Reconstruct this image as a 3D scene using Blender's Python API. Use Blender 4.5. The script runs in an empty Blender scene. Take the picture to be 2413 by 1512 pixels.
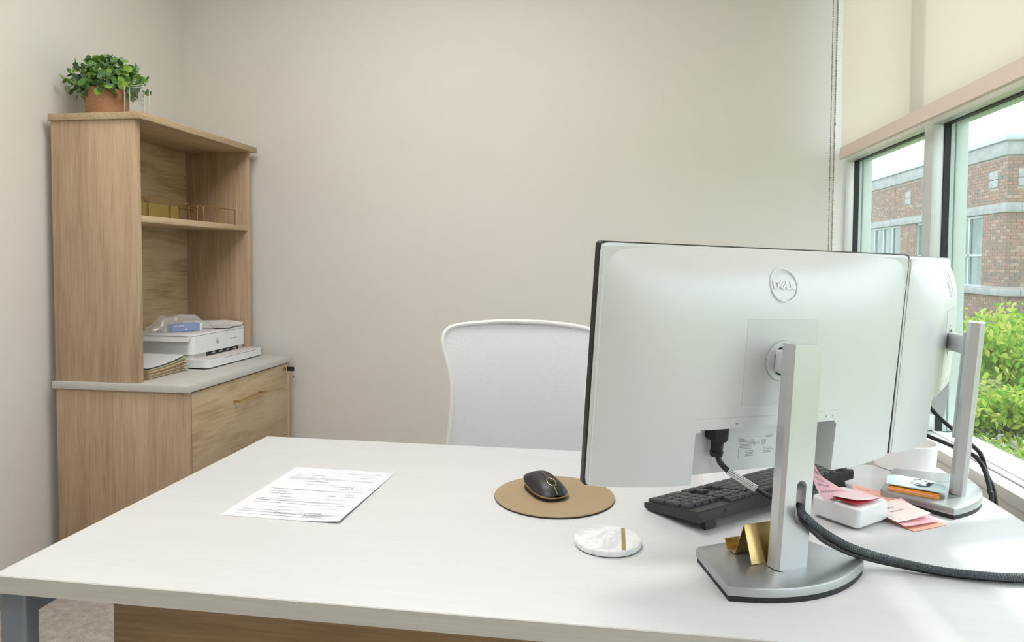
import bpy, bmesh, math, random
from mathutils import Vector, Matrix
from math import sin, cos, radians, pi

SC = bpy.context.scene
COL = SC.collection
random.seed(7)

# ------------------------------------------------------------------ camera
FPX, CY = 1610.0, 677.44
PITCH, YAW, ROLL = 0.03972, -0.148004, 0.006654
fwd = Vector((sin(YAW)*cos(PITCH), cos(YAW)*cos(PITCH), -sin(PITCH)))
rgt = Vector((cos(YAW), -sin(YAW), 0))
upv = rgt.cross(fwd)
r2 = rgt*cos(ROLL) + upv*sin(ROLL)
u2 = upv*cos(ROLL) - rgt*sin(ROLL)
cd = bpy.data.cameras.new('camera')
cd.sensor_fit = 'HORIZONTAL'; cd.sensor_width = 36.0
cd.lens = FPX*36.0/2413.0
cd.shift_y = -(756.0-CY)/2413.0
cd.clip_start = 0.02; cd.clip_end = 500
cam = bpy.data.objects.new('camera', cd); COL.objects.link(cam)
m = Matrix.Identity(4)
for i in range(3):
    m[i][0], m[i][1], m[i][2] = r2[i], u2[i], -fwd[i]
m.translation = Vector((0, 0, 1.18))
cam.matrix_world = m
SC.camera = cam

# ------------------------------------------------------------------ world, sun, exposure
SKY = 2.5
w = bpy.data.worlds.new('sky'); SC.world = w; w.use_nodes = True
bg = w.node_tree.nodes['Background']
bg.inputs['Color'].default_value = (0.90, 0.955, 1.0, 1); bg.inputs['Strength'].default_value = SKY
sd = bpy.data.lights.new('sun', 'SUN'); sd.energy = 3.2; sd.angle = radians(2.5); sd.color = (1, 0.95, 0.87)
sun = bpy.data.objects.new('sun', sd); COL.objects.link(sun)
az, el = radians(24), radians(57)
sdir = Vector((cos(az)*cos(el), sin(az)*cos(el), sin(el)))
sun.rotation_euler = sdir.to_track_quat('Z', 'Y').to_euler()
sun.location = sdir*20
CEIL_POWER = 10.5
vs = SC.view_settings
vs.view_transform = 'Standard'; vs.look = 'None'; vs.gamma = 1.0; vs.use_curve_mapping = False
vs.exposure = 0.17

# ------------------------------------------------------------------ materials
MATS = {}
def new_mat(name):
    mt = bpy.data.materials.new(name); mt.use_nodes = True
    nt = mt.node_tree
    return mt, nt, nt.nodes['Principled BSDF'], nt.nodes['Material Output']
def coords(nt, scale=(1, 1, 1), rot=(0, 0, 0), kind='Object'):
    tc = nt.nodes.new('ShaderNodeTexCoord'); mp = nt.nodes.new('ShaderNodeMapping')
    mp.inputs['Scale'].default_value = scale; mp.inputs['Rotation'].default_value = rot
    nt.links.new(tc.outputs[kind], mp.inputs['Vector']); return mp.outputs['Vector']
def noise_node(nt, vec, scale, detail=3, rough=.55, dist=0):
    n = nt.nodes.new('ShaderNodeTexNoise'); n.inputs['Scale'].default_value = scale
    n.inputs['Detail'].default_value = detail; n.inputs['Roughness'].default_value = rough
    n.inputs['Distortion'].default_value = dist
    nt.links.new(vec, n.inputs['Vector']); return n.outputs['Fac']
def ramp(nt, fac, stops):
    r = nt.nodes.new('ShaderNodeValToRGB'); e = r.color_ramp.elements
    while len(e) < len(stops): e.new(0.5)
    for el_, (p, c_) in zip(e, stops):
        el_.position = p; el_.color = (*c_, 1)
    nt.links.new(fac, r.inputs['Fac']); return r.outputs['Color']
def bump(nt, fac, bsdf, strength, dist=0.001):
    b = nt.nodes.new('ShaderNodeBump'); b.inputs['Strength'].default_value = strength
    b.inputs['Distance'].default_value = dist
    nt.links.new(fac, b.inputs['Height']); nt.links.new(b.outputs['Normal'], bsdf.inputs['Normal'])
def M(name, col, rough=.5, metal=0.0, var=.04, scale=25, bmp=0, bscale=None, spec=.5, coat=0):
    if name in MATS: return MATS[name]
    mt, nt, b, o = new_mat(name)
    v = coords(nt)
    f = noise_node(nt, v, scale, 3)
    lo = tuple(max(0, c_*(1-var)) for c_ in col); hi = tuple(min(1, c_*(1+var)) for c_ in col)
    nt.links.new(ramp(nt, f, [(.3, lo), (.7, hi)]), b.inputs['Base Color'])
    b.inputs['Roughness'].default_value = rough; b.inputs['Metallic'].default_value = metal
    b.inputs['Specular IOR Level'].default_value = spec
    if coat: b.inputs['Coat Weight'].default_value = coat
    if bmp: bump(nt, noise_node(nt, v, bscale or scale*8, 4), b, bmp)
    MATS[name] = mt; return mt
def wood(name, axis, c_dark, c_mid, c_light, rough=.5, stretch=1.0, fine=210, bmp=.25):
    if name in MATS: return MATS[name]
    mt, nt, b, o = new_mat(name)
    sc = [6.0, 6.0, 6.0]; sc[axis] = 0.55*stretch
    v = coords(nt, sc)
    f1 = noise_node(nt, v, 1.6, 5, .6, 1.1)
    sc2 = [fine, fine, fine]; sc2[axis] = 7.0
    f2 = noise_node(nt, coords(nt, sc2), 1.0, 3, .6)
    mx = nt.nodes.new('ShaderNodeMath'); mx.operation = 'MULTIPLY_ADD'
    nt.links.new(f2, mx.inputs[0]); mx.inputs[1].default_value = .42
    sb = nt.nodes.new('ShaderNodeMath'); sb.operation = 'MULTIPLY'; sb.inputs[1].default_value = .58
    nt.links.new(f1, sb.inputs[0]); nt.links.new(sb.outputs[0], mx.inputs[2])
    nt.links.new(ramp(nt, mx.outputs[0], [(.36, c_dark), (.5, c_mid), (.64, c_light)]), b.inputs['Base Color'])
    b.inputs['Roughness'].default_value = rough
    if bmp: bump(nt, f2, b, bmp, .0004)
    MATS[name] = mt; return mt
def emis(name, col, strength):
    mt, nt, b, o = new_mat(name)
    b.inputs['Base Color'].default_value = (*col, 1)
    b.inputs['Emission Color'].default_value = (*col, 1); b.inputs['Emission Strength'].default_value = strength
    MATS[name] = mt; return mt
def glass_mat(name, tint, refl=1.0, rough=0.0):
    # thin pane: tinted see-through with Fresnel reflection
    mt, nt, b, o = new_mat(name)
    nt.nodes.remove(b)
    t = nt.nodes.new('ShaderNodeBsdfTransparent'); t.inputs['Color'].default_value = (*tint, 1)
    g = nt.nodes.new('ShaderNodeBsdfGlossy'); g.inputs['Roughness'].default_value = rough
    g.inputs['Color'].default_value = (1, 1, 1, 1)
    fr = nt.nodes.new('ShaderNodeFresnel'); fr.inputs['IOR'].default_value = 1.45
    mu = nt.nodes.new('ShaderNodeMath'); mu.operation = 'MULTIPLY'; mu.inputs[1].default_value = refl
    nt.links.new(fr.outputs[0], mu.inputs[0])
    ge = nt.nodes.new('ShaderNodeNewGeometry'); iv = nt.nodes.new('ShaderNodeMath'); iv.operation = 'SUBTRACT'; iv.inputs[0].default_value = 1.0
    nt.links.new(ge.outputs['Backfacing'], iv.inputs[1])
    m2 = nt.nodes.new('ShaderNodeMath'); m2.operation = 'MULTIPLY'      # one reflection per sheet: the face the ray enters by
    nt.links.new(mu.outputs[0], m2.inputs[0]); nt.links.new(iv.outputs[0], m2.inputs[1])
    mx = nt.nodes.new('ShaderNodeMixShader')
    nt.links.new(m2.outputs[0], mx.inputs[0]); nt.links.new(t.outputs[0], mx.inputs[1]); nt.links.new(g.outputs[0], mx.inputs[2])
    nt.links.new(mx.outputs[0], o.inputs['Surface'])
    MATS[name] = mt; return mt
def translucent(name, col, amount, transp=0.0, rough=.8, weave=0):
    mt, nt, b, o = new_mat(name)
    d = nt.nodes.new('ShaderNodeBsdfDiffuse'); d.inputs['Color'].default_value = (*col, 1)
    t = nt.nodes.new('ShaderNodeBsdfTranslucent'); t.inputs['Color'].default_value = (*col, 1)
    mx = nt.nodes.new('ShaderNodeMixShader'); mx.inputs[0].default_value = amount
    nt.nodes.remove(b)
    if weave:
        v = coords(nt)
        f = noise_node(nt, v, weave, 2)
        lo = tuple(c_*.93 for c_ in col)
        rc = ramp(nt, f, [(.35, lo), (.65, col)])
        nt.links.new(rc, d.inputs['Color']); nt.links.new(rc, t.inputs['Color'])
    nt.links.new(d.outputs[0], mx.inputs[1]); nt.links.new(t.outputs[0], mx.inputs[2])
    last = mx.outputs[0]
    if transp:
        tr = nt.nodes.new('ShaderNodeBsdfTransparent'); m2 = nt.nodes.new('ShaderNodeMixShader'); m2.inputs[0].default_value = transp
        nt.links.new(last, m2.inputs[1]); nt.links.new(tr.outputs[0], m2.inputs[2]); last = m2.outputs[0]
    nt.links.new(last, o.inputs['Surface'])
    MATS[name] = mt; return mt

OD, OM, OL = (.34, .225, .135), (.465, .325, .21), (.555, .405, .275)
oak_z = wood('oak vertical grain', 2, OD, OM, OL)
oak_y = wood('oak grain along the front', 1, (.35, .25, .14), (.47, .35, .21), (.56, .43, .28))
oak_x = wood('oak grain across', 0, (.40, .28, .16), (.46, .33, .20), (.52, .38, .24))
oak_diag = wood('oak sweeping grain', 1, (.33, .235, .13), (.48, .36, .215), (.57, .445, .285), stretch=2.2)
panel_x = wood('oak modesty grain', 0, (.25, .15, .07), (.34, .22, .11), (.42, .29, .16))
white_lam = wood('white ash laminate', 0, (.615, .615, .625), (.635, .635, .645), (.655, .655, .665), rough=.38, bmp=.05)
edge_lam = wood('greige laminate edge', 0, (.48, .465, .425), (.53, .51, .47), (.59, .565, .525), rough=.5)
edge_lam_y = wood('greige laminate', 1, (.50, .49, .455), (.535, .525, .49), (.57, .56, .53), rough=.42, bmp=.05)
wall_mat = M('beige wall paint', (.69, .665, .625), .75, var=.012, scale=3, bmp=.05, bscale=300)
jamb_mat = M('white trim paint', (.80, .80, .78), .5, var=.01)
ceil_mat = M('white ceiling', (.8, .8, .79), .9, var=.02)
alu_frame = M('window aluminium', (.66, .70, .70), .38, .35, var=.02)
alu_ext = M('outer window cap', (.60, .70, .68), .45, .1, var=.02)
gasket = M('black gasket rubber', (.008, .010, .012), .5, var=.1)
spacer = M('glass spacer', (.50, .60, .57), .5, .2, var=.12, scale=400)
dgrey = M('grey sealant', (.22, .23, .25), .6)
silver = M('silver satin plastic', (.62, .63, .645), .36, .75, var=.006, scale=60)
shell_m = M('silver monitor shell', (.70, .715, .725), .42, .25, var=.004, scale=60)
base_m = M('brushed grey metal', (.47, .49, .50), .36, .85, var=.02, scale=80)
shell_in = M('silver monitor inset', (.70, .71, .715), .5, .15, var=.004)
white_pl = M('white plastic', (.80, .80, .81), .32, var=.005)
offwhite = M('warm white plastic', (.74, .74, .745), .4, var=.01)
black_pl = M('black plastic', (.012, .012, .013), .38, var=.1)
black_mt = M('matte black rubber', (.010, .011, .012), .55, var=.1)
key_mat = M('charcoal keycap', (.042, .044, .045), .42, var=.08)
kb_mat = M('charcoal keyboard case', (.022, .025, .027), .40, var=.08)
gold = M('brushed gold', (.60, .44, .20), .27, 1.0, var=.05)
gold_wire = M('gold wire', (.42, .26, .09), .32, 1.0, var=.05)
chrome = M('chrome', (.75, .75, .77), .12, 1.0)
paper = M('white paper', (.69, .70, .735), .7, var=.01)
paper2 = M('off white paper', (.66, .635, .63), .7, var=.02)
ink = M('grey print', (.30, .30, .33), .8, var=.05)
ink_d = M('dark print', (.16, .16, .18), .8)
pen = M('pen ink', (.36, .26, .32), .8)
pink = M('pink note paper', (.86, .50, .56), .7, var=.02)
pale_pink = M('pale pink note paper', (.88, .66, .70), .7, var=.02)
red_u = M('red note shade', (.75, .08, .10), .7)
salmon = M('salmon note paper', (.88, .47, .36), .7, var=.02)
orange = M('orange note paper', (.86, .34, .18), .7, var=.03)
orange2 = M('amber note paper', (.85, .38, .06), .7, var=.03)
aqua = M('pale aqua paper', (.66, .84, .86), .7, var=.03)
leather = M('tan leather', (.355, .26, .15), .55, var=.05, scale=8, bmp=.12, bscale=900)
leg_mat = M('blue grey steel', (.20, .23, .27), .42, .3, var=.03)

# ------------------------------------------------------------------ mesh builders
BASE = {}
def finish(me, angle=35, smooth=True):
    if smooth:
        me.polygons.foreach_set('use_smooth', [True]*len(me.polygons))
        me.set_sharp_from_angle(angle=radians(angle))
    me.update()
class MB:
    def __init__(s): s.v = []; s.f = []; s.mi = []
    def add(s, vs_, fs, mtx=None, mi=0):
        n = len(s.v)
        if mtx is not None: vs_ = [mtx @ Vector(p) for p in vs_]
        s.v += [Vector(p) for p in vs_]
        s.f += [tuple(i+n for i in f) for f in fs]; s.mi += [mi]*len(fs); return s
    def addbm(s, bm, mtx=None, mi=0):
        bm.verts.index_update()
        s.add([v.co.copy() for v in bm.verts], [[v.index for v in f.verts] for f in bm.faces], mtx, mi); bm.free(); return s
    def box(s, x0, x1, y0, y1, z0, z1, bev=0.0, mtx=None, mi=0, seg=2):
        x0, x1 = min(x0, x1), max(x0, x1); y0, y1 = min(y0, y1), max(y0, y1); z0, z1 = min(z0, z1), max(z0, z1)
        if bev <= 0:
            vs_ = [(x, y, z) for z in (z0, z1) for y in (y0, y1) for x in (x0, x1)]
            return s.add(vs_, [(0, 2, 3, 1), (4, 5, 7, 6), (0, 1, 5, 4), (2, 6, 7, 3), (0, 4, 6, 2), (1, 3, 7, 5)], mtx, mi)
        bm = bmesh.new(); bmesh.ops.create_cube(bm, size=1)
        for v in bm.verts:
            v.co = Vector(((x0+x1)/2+v.co.x*(x1-x0), (y0+y1)/2+v.co.y*(y1-y0), (z0+z1)/2+v.co.z*(z1-z0)))
        bmesh.ops.bevel(bm, geom=bm.edges[:], offset=bev, segments=seg, profile=.5, affect='EDGES')
        return s.addbm(bm, mtx, mi)
    def prism(s, poly, z0, z1, bev=0.0, mtx=None, mi=0, seg=2, top_only=False):
        bm = bmesh.new()
        a = [bm.verts.new((x, y, z0)) for x, y in poly]; b = [bm.verts.new((x, y, z1)) for x, y in poly]
        n = len(poly)
        bm.faces.new(a[::-1]); bm.faces.new(b)
        for i in range(n): bm.faces.new((a[i], a[(i+1) % n], b[(i+1) % n], b[i]))
        bmesh.ops.recalc_face_normals(bm, faces=bm.faces[:])
        if bev:
            es = [e for e in bm.edges if all(abs(v.co.z-z1) < 1e-9 for v in e.verts) or (not top_only and all(abs(v.co.z-z0) < 1e-9 for v in e.verts))]
            bmesh.ops.bevel(bm, geom=es, offset=bev, segments=seg, profile=.5, affect='EDGES')
        return s.addbm(bm, mtx, mi)
    def tube(s, pts, r, seg=8, cap=True, mi=0, closed=False):
        pts = [Vector(p) for p in pts]; n = len(pts); rings = []
        rr = r if isinstance(r, (list, tuple)) else [r]*n
        t0 = None; N = None
        for i in range(n):
            if closed: t = (pts[(i+1) % n]-pts[i-1]).normalized()
            else: t = (pts[min(i+1, n-1)]-pts[max(i-1, 0)]).normalized()
            if N is None:
                N = t.orthogonal().normalized()
            else:
                N = (N - t*N.dot(t))
                N = N.normalized() if N.length > 1e-6 else t.orthogonal().normalized()
            B = t.cross(N)
            rings.append([pts[i]+(N*cos(2*pi*k/seg)+B*sin(2*pi*k/seg))*rr[i] for k in range(seg)])
        vs_ = [p for ring in rings for p in ring]; fs = []
        for i in range(n if closed else n-1):
            j = (i+1) % n
            for k in range(seg):
                fs.append((i*seg+k, i*seg+(k+1) % seg, j*seg+(k+1) % seg, j*seg+k))
        if cap and not closed:
            fs.append(tuple(range(seg))[::-1]); fs.append(tuple((n-1)*seg+k for k in range(seg)))
        return s.add(vs_, fs, None, mi)
    def lathe(s, prof, seg=48, mtx=None, mi=0):
        vs_ = []; fs = []; n = len(prof)
        for k in range(seg):
            a = 2*pi*k/seg
            for r, z in prof: vs_.append((r*cos(a), r*sin(a), z))
        for k in range(seg):
            k2 = (k+1) % seg
            for i in range(n-1):
                fs.append((k*n+i, k2*n+i, k2*n+i+1, k*n+i+1))
        bm = bmesh.new(); bv = [bm.verts.new(p) for p in vs_]
        for f in fs: bm.faces.new([bv[i] for i in f])
        bmesh.ops.remove_doubles(bm, verts=bm.verts[:], dist=1e-6)
        bmesh.ops.recalc_face_normals(bm, faces=bm.faces[:])
        return s.addbm(bm, mtx, mi)
    def sphere(s, c_, r, u=8, v=6, mi=0):
        bm = bmesh.new(); bmesh.ops.create_uvsphere(bm, u_segments=u, v_segments=v, radius=r)
        return s.addbm(bm, Matrix.Translation(Vector(c_)), mi)
    def grid(s, fn, nu, nv, mi=0, thick=0.0):
        P = [[Vector(fn(i/nu, j/nv)) for i in range(nu+1)] for j in range(nv+1)]
        vs_ = [p for row in P for p in row]; w_ = nu+1
        fs = [(j*w_+i, j*w_+i+1, (j+1)*w_+i+1, (j+1)*w_+i) for j in range(nv) for i in range(nu)]
        if thick:
            n = len(vs_); low = []
            for j in range(nv+1):
                for i in range(nu+1):
                    du = P[j][min(i+1, nu)]-P[j][max(i-1, 0)]; dv = P[min(j+1, nv)][i]-P[max(j-1, 0)][i]
                    nn = du.cross(dv).normalized(); low.append(P[j][i]-nn*thick)
            fs2 = [tuple(i+n for i in f[::-1]) for f in fs]
            rim = [j*w_ for j in range(nv+1)]
            loop = [i for i in range(w_)] + [j*w_+nu for j in range(1, nv+1)] + [nv*w_+i for i in range(nu-1, -1, -1)] + [j*w_ for j in range(nv-1, 0, -1)]
            sf = [(loop[k], loop[k]+n, loop[(k+1) % len(loop)]+n, loop[(k+1) % len(loop)]) for k in range(len(loop))]
            return s.add(vs_+low, fs+fs2+sf, None, mi)
        return s.add(vs_, fs, None, mi)
def thing(name, label, cat, loc=(0, 0, 0), group=None):
    o = bpy.data.objects.new(name, None); COL.objects.link(o); o.location = loc
    o.empty_display_size = .05
    o['label'] = label; o['category'] = cat
    if group: o['group'] = group
    BASE[o] = Vector(loc); return o
def part(name, mb, mat, parent, label=None, kind=None, angle=35, smooth=True):
    b = BASE[parent]
    me = bpy.data.meshes.new(name)
    me.from_pydata([tuple(v-b) for v in mb.v], [], mb.f)
    mats = mat if isinstance(mat, (list, tuple)) else [mat]
    for mm in mats: me.materials.append(mm)
    if len(mats) > 1: me.polygons.foreach_set('material_index', mb.mi)
    finish(me, angle, smooth)
    o = bpy.data.objects.new(name, me); COL.objects.link(o); o.parent = parent; BASE[o] = b
    if label: o['label'] = label
    if kind: o['kind'] = kind
    return o
def solo(name, mb, mat, loc, label=None, cat=None, group=None, kind=None, angle=35, smooth=True):
    loc = Vector(loc)
    me = bpy.data.meshes.new(name)
    me.from_pydata([tuple(v-loc) for v in mb.v], [], mb.f)
    mats = mat if isinstance(mat, (list, tuple)) else [mat]
    for mm in mats: me.materials.append(mm)
    if len(mats) > 1: me.polygons.foreach_set('material_index', mb.mi)
    finish(me, angle, smooth)
    o = bpy.data.objects.new(name, me); COL.objects.link(o); o.location = loc; BASE[o] = loc
    if label: o['label'] = label
    if cat: o['category'] = cat
    if group: o['group'] = group
    if kind: o['kind'] = kind
    return o
def struct(name, mb, mat, label=None, cat=None, **k):
    return solo(name, mb, mat, (0, 0, 0), label, cat, kind='structure', **k)
def smooth_pts(P, sub=6):
    P = [Vector(p) for p in P]; out = []
    for i in range(len(P)-1):
        p0 = P[max(i-1, 0)]; p1 = P[i]; p2 = P[i+1]; p3 = P[min(i+2, len(P)-1)]
        for k in range(sub):
            t = k/sub
            out.append(.5*((2*p1)+(p2-p0)*t+(2*p0-5*p1+4*p2-p3)*t*t+(3*p1-p0-3*p2+p3)*t**3))
    out.append(P[-1]); return out
def frame_mtx(o_, ex, ey, ez):
    mm = Matrix.Identity(4)
    for i in range(3): mm[i][0], mm[i][1], mm[i][2], mm[i][3] = ex[i], ey[i], ez[i], o_[i]
    return mm
def rotz(loc, ang): return Matrix.Translation(Vector(loc)) @ Matrix.Rotation(ang, 4, 'Z')
def rrect(x0, x1, y0, y1, r, n=5):
    out = []
    for cx_, cy_, a0 in ((x1-r, y1-r, 0), (x0+r, y1-r, 90), (x0+r, y0+r, 180), (x1-r, y0+r, 270)):
        for k in range(n+1):
            a = radians(a0+90*k/n); out.append((cx_+r*cos(a), cy_+r*sin(a)))
    return out

# ------------------------------------------------------------------ room shell
XL, XR, YB, YF, ZC = -2.02, 0.885, 2.985, -1.6, 2.75
def carpet():
    mt, nt, b, o = new_mat('beige loop carpet')
    v = coords(nt)
    f = noise_node(nt, v, 260, 4, .7); g = noise_node(nt, v, 28, 3)
    mx = nt.nodes.new('ShaderNodeMath'); mx.operation = 'MULTIPLY_ADD'; mx.inputs[1].default_value = .4
    sb = nt.nodes.new('ShaderNodeMath'); sb.operation = 'MULTIPLY'; sb.inputs[1].default_value = .6
    nt.links.new(f, sb.inputs[0]); nt.links.new(g, mx.inputs[0]); nt.links.new(sb.outputs[0], mx.inputs[2])
    nt.links.new(ramp(nt, mx.outputs[0], [(.38, (.30, .26, .225)), (.52, (.48, .43, .385)), (.64, (.68, .62, .56))]), b.inputs['Base Color'])
    b.inputs['Roughness'].default_value = .95
    bump(nt, mx.outputs[0], b, .8, .006)
    return mt
struct('floor', MB().box(XL-.1, XR+.1, YF-.1, YB+.1, -.1, 0), carpet(), 'beige textured loop carpet floor', 'floor')
struct('ceiling', MB().box(XL-.1, XR+.3, YF-.1, YB+.1, ZC, ZC+.1), ceil_mat, 'plain white office ceiling', 'ceiling')
struct('wall_back', MB().box(XL-.1, XR, YB, YB+.12, 0, ZC), wall_mat, 'plain beige wall behind the white mesh chair', 'wall')
struct('wall_left', MB().box(XL-.1, XL, YF, YB+.12, 0, ZC), wall_mat, 'beige side wall behind the oak cabinet and hutch', 'wall')
struct('wall_front', MB().box(XL-.1, XR+.1, YF-.1, YF, 0, ZC), wall_mat, 'beige wall facing the back of the room', 'wall')
ZS, ZT, ZH = .673, 1.592, 2.60
wr = MB()
wr.box(XR, XR+.14, YF, YB+.12, 0, ZS-.03)
wr.box(XR, XR+.14, YF, YB+.12, ZH, ZC)
wr.box(XR, XR+.14, YF, -1.15, ZS-.03, ZH)
struct('wall_right', wr, wall_mat, 'low beige wall below and above the strip window', 'wall')
struct('baseboard_back', MB().box(XL, XR, YB-.012, YB, 0, .1, .003), M('grey base trim', (.22, .21, .2), .6), 'grey vinyl baseboard along the back wall', 'baseboard')
struct('baseboard_left', MB().box(XL, XL+.012, YF, YB-.012, 0, .1, .003), MATS['grey base trim'], 'grey vinyl baseboard along the side wall', 'baseboard')
struct('trim_1', MB().box(XR-.004, .9235, -1.15, YB, ZS-.03, ZS, .002), jamb_mat, 'white window sill beside the desk', 'sill')
struct('trim_2', MB().box(XR, .93, YB-.004, YB+.03, ZS, ZH), jamb_mat, 'white jamb strip between back wall and window', 'jamb')

# ------------------------------------------------------------------ strip window
win = bpy.data.objects.new('window_1', None); COL.objects.link(win); win.location = (.93, 2.2, ZS)
BASE[win] = Vector((.93, 2.2, ZS)); win['kind'] = 'structure'
win['label'] = 'strip window with pale aluminium frame and black gaskets above the white sill'; win['category'] = 'window'
LAY = [('inner_frame', .93, .9615, alu_frame, 0), ('gasket', .9615, .979, gasket, .003), ('spacer', .980, .9905, spacer, .001),
       ('sealant', .9905, .995, dgrey, .0), ('outer_cap', .995, 1.031, alu_ext, -.004)]
MULL = [(2.203, 2.26), (1.345, 1.402), (.487, .544), (-.371, -.314)]
def member(y0, y1, z0, z1, nm, axis):
    root = None
    for i, (pn, x0, x1, mt, g) in enumerate(LAY):
        mb = MB()
        if axis == 'z': mb.box(x0, x1, y0-g, y1+g, z0, z1, .0012 if i in (0, 4) else 0)
        else: mb.box(x0, x1, y0, y1, z0-g, z1+g, .0012 if i in (0, 4) else 0)
        if i == 0: root = part(nm, mb, mt, win)
        else: part(pn, mb, mt, root)
for y0, y1 in MULL: member(y0, y1, ZS+.004, ZH, 'mullion', 'z')
member(2.966, YB+.03, ZS+.004, ZH, 'jamb', 'z')
member(-1.16, -1.13, ZS+.004, ZH, 'jamb', 'z')
ys = [2.966] + [v for p in MULL for v in (p[1], p[0])] + [-1.13]
for k in range(0, len(ys), 2):
    y1, y0 = ys[k], ys[k+1]
    member(y0, y1, ZT, ZT+.06, 'transom', 'y')
    part('glass_pane', MB().box(.9791, .9799, y0-.004, y1+.004, ZS+.004, ZT+.003), glass_mat('window glass', (.945, .975, .968), .9) if 'window glass' not in MATS else MATS['window glass'], win)
    part('glass_pane', MB().box(.9791, .9799, y0-.004, y1+.004, ZT+.057, ZH), MATS['window glass'], win)
part('bottom_rail', MB().box(.928, .950, -1.15, YB, ZS-.03, ZS+.002, .001), alu_frame, win)
part('bottom_gasket', MB().box(.9235, .928, -1.15, YB, ZS-.03, ZS-.002).box(.950, .953, -1.15, YB, ZS-.03, ZS), gasket, win)
part('bottom_ledge', MB().box(.953, .979, -1.15, YB, ZS-.03, ZS+.004, .001), jamb_mat, win)
part('outer_sill', MB().box(.980, 1.05, -1.15, YB, ZS-.05, ZS+.001, .002), alu_ext, win)
part('head_rail', MB().box(.93, 1.031, -1.15, YB, ZH-.04, ZH), alu_frame, win)

# roller blind with its bead chain
XB = .872
bl = thing('roller_blind', 'cream fabric roller blind pulled halfway down the strip window', 'blind', (XB, 2.87, 1.585))
fab = translucent('cream blind fabric', (.66, .605, .51), .42, 0, weave=900)
fab_op = M('cream hem fabric', (.70, .60, .52), .8, var=.02, scale=600)
def bl_fn(u, v):
    z = 1.628+(2.60-1.628)*v
    return (XB+.004*(1-v)**3, 2.862-3.95*u+.008*(v-.0)*(1-u)-.004, z)
part('fabric', MB().grid(bl_fn, 6, 12), fab, bl)
part('hem_bar', MB().prism([(XB-.003, 1.586), (XB+.006, 1.583), (XB+.012, 1.590), (XB+.008, 1.630), (XB+.001, 1.630)], 2.862-3.95, 2.868, 0,
     Matrix(((1, 0, 0, 0), (0, 0, 1, 0), (0, 1, 0, 0), (0, 0, 0, 1)))), fab_op, bl)
part('roller_tube', MB().tube([(XB, -1.09, 2.63), (XB, 2.93, 2.63)], .025, 20), offwhite, bl)
ch = thing('bead_chain', 'thin metal bead chain loop hanging beside the roller blind', 'chain', (.865, 2.93, 1.0))
for y0, y1 in ((2.965, 2.943), (2.897, 2.905)):
    mb = MB()
    z = .95
    while z < 2.62:
        t = (2.62-z)/1.67
        mb.sphere((.862, y0+(y1-y0)*t, z), .0025, 6, 4); z += .0064
    mb.tube([(.862, y1, .95), (.862, y0, 2.62)], .0006, 4)
    part('strand', mb, M('chain metal', (.22, .21, .19), .4, .6), ch)
lp = MB()
for k in range(13):
    a = pi*k/12; lp.sphere((.862, 2.924+.0195*cos(a), .95-.0195*sin(a)), .0025, 6, 4)
part('loop_end', lp, MATS['chain metal'], ch)
for cy_, cz_ in ((2.8985, 1.73), (2.9505, 1.525)): part('connector', MB().sphere((.862, cy_, cz_), .0042, 8, 6), MATS['chain metal'], ch)

# ceiling luminaires (real lamps of the room, above the picture)
lampm = emis('lamp diffuser', (1, .985, .965), CEIL_POWER)
for i, (lx, ly, tx) in enumerate(((-.70, 1.70, 'over the chair'), (-.70, .15, 'over the open floor'))):
    t = thing('ceiling_light', 'recessed white ceiling light panel '+tx, 'ceiling light', (lx, ly, ZC-.02))
    part('frame', MB().box(lx-.62, lx+.62, ly-.33, ly-.30, ZC-.02, ZC).box(lx-.62, lx+.62, ly+.30, ly+.33, ZC-.02, ZC)
         .box(lx-.62, lx-.59, ly-.30, ly+.30, ZC-.02, ZC).box(lx+.59, lx+.62, ly-.30, ly+.30, ZC-.02, ZC), white_pl, t)
    part('diffuser', MB().box(lx-.59, lx+.59, ly-.30, ly+.30, ZC-.012, ZC-.004), lampm, t)

# ------------------------------------------------------------------ outdoors
ZG = -.25
def lawn_mat():
    mt, nt, b, o = new_mat('sunny lawn')
    v = coords(nt)
    f = noise_node(nt, v, 1.6, 6, .65)
    nt.links.new(ramp(nt, f, [(.3, (.11, .15, .045)), (.5, (.18, .21, .075)), (.68, (.27, .27, .14))]), b.inputs['Base Color'])
    b.inputs['Roughness'].default_value = .9; bump(nt, noise_node(nt, v, 60, 3), b, .6, .02)
    return mt
solo('ground', MB().box(1.03, 60, -30, 70, ZG-.2, ZG), lawn_mat(), (0, 0, 0), 'yellow green lawn outside the strip window', 'lawn', kind='structure')
BX, BY, BLEN, BRW = 8.77, 17.0, 14.0, 4.0
stone = M('weathered limestone', (.36, .39, .40), .85, var=.16, scale=5, bmp=.5, bscale=40)
coping_m = M('pale metal coping', (.45, .51, .54), .4, .3, var=.03)
mortar = M('pale mortar', (.42, .385, .35), .9, var=.06)
bw = M('white outside window frame', (.52, .58, .60), .5)
bg_m, bg_nt, bg_b, _o = new_mat('reflecting window')
bg_b.inputs['Base Color'].default_value = (.10, .16, .15, 1); bg_b.inputs['Roughness'].default_value = .08
nf = noise_node(bg_nt, coords(bg_nt), 1.5, 4); bg_nt.links.new(ramp(bg_nt, nf, [(.35, (.09, .16, .15)), (.7, (.22, .31, .29))]), bg_b.inputs['Base Color'])
BR = [M('brick '+n, c_, .85, var=.10, scale=9, bmp=.4, bscale=60) for n, c_ in
      (('rose', (.325, .215, .175)), ('brown', (.275, .205, .17)), ('buff', (.365, .275, .225)), ('grey brown', (.235, .20, .18)))]
bd = thing('brick_building', 'red brown brick building with limestone bands seen through the window', 'building', (BX, BY, ZG))
Z1, Z2, Z3, Z4, Z5 = .446, .60, 2.35, 2.54, 3.63
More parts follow.
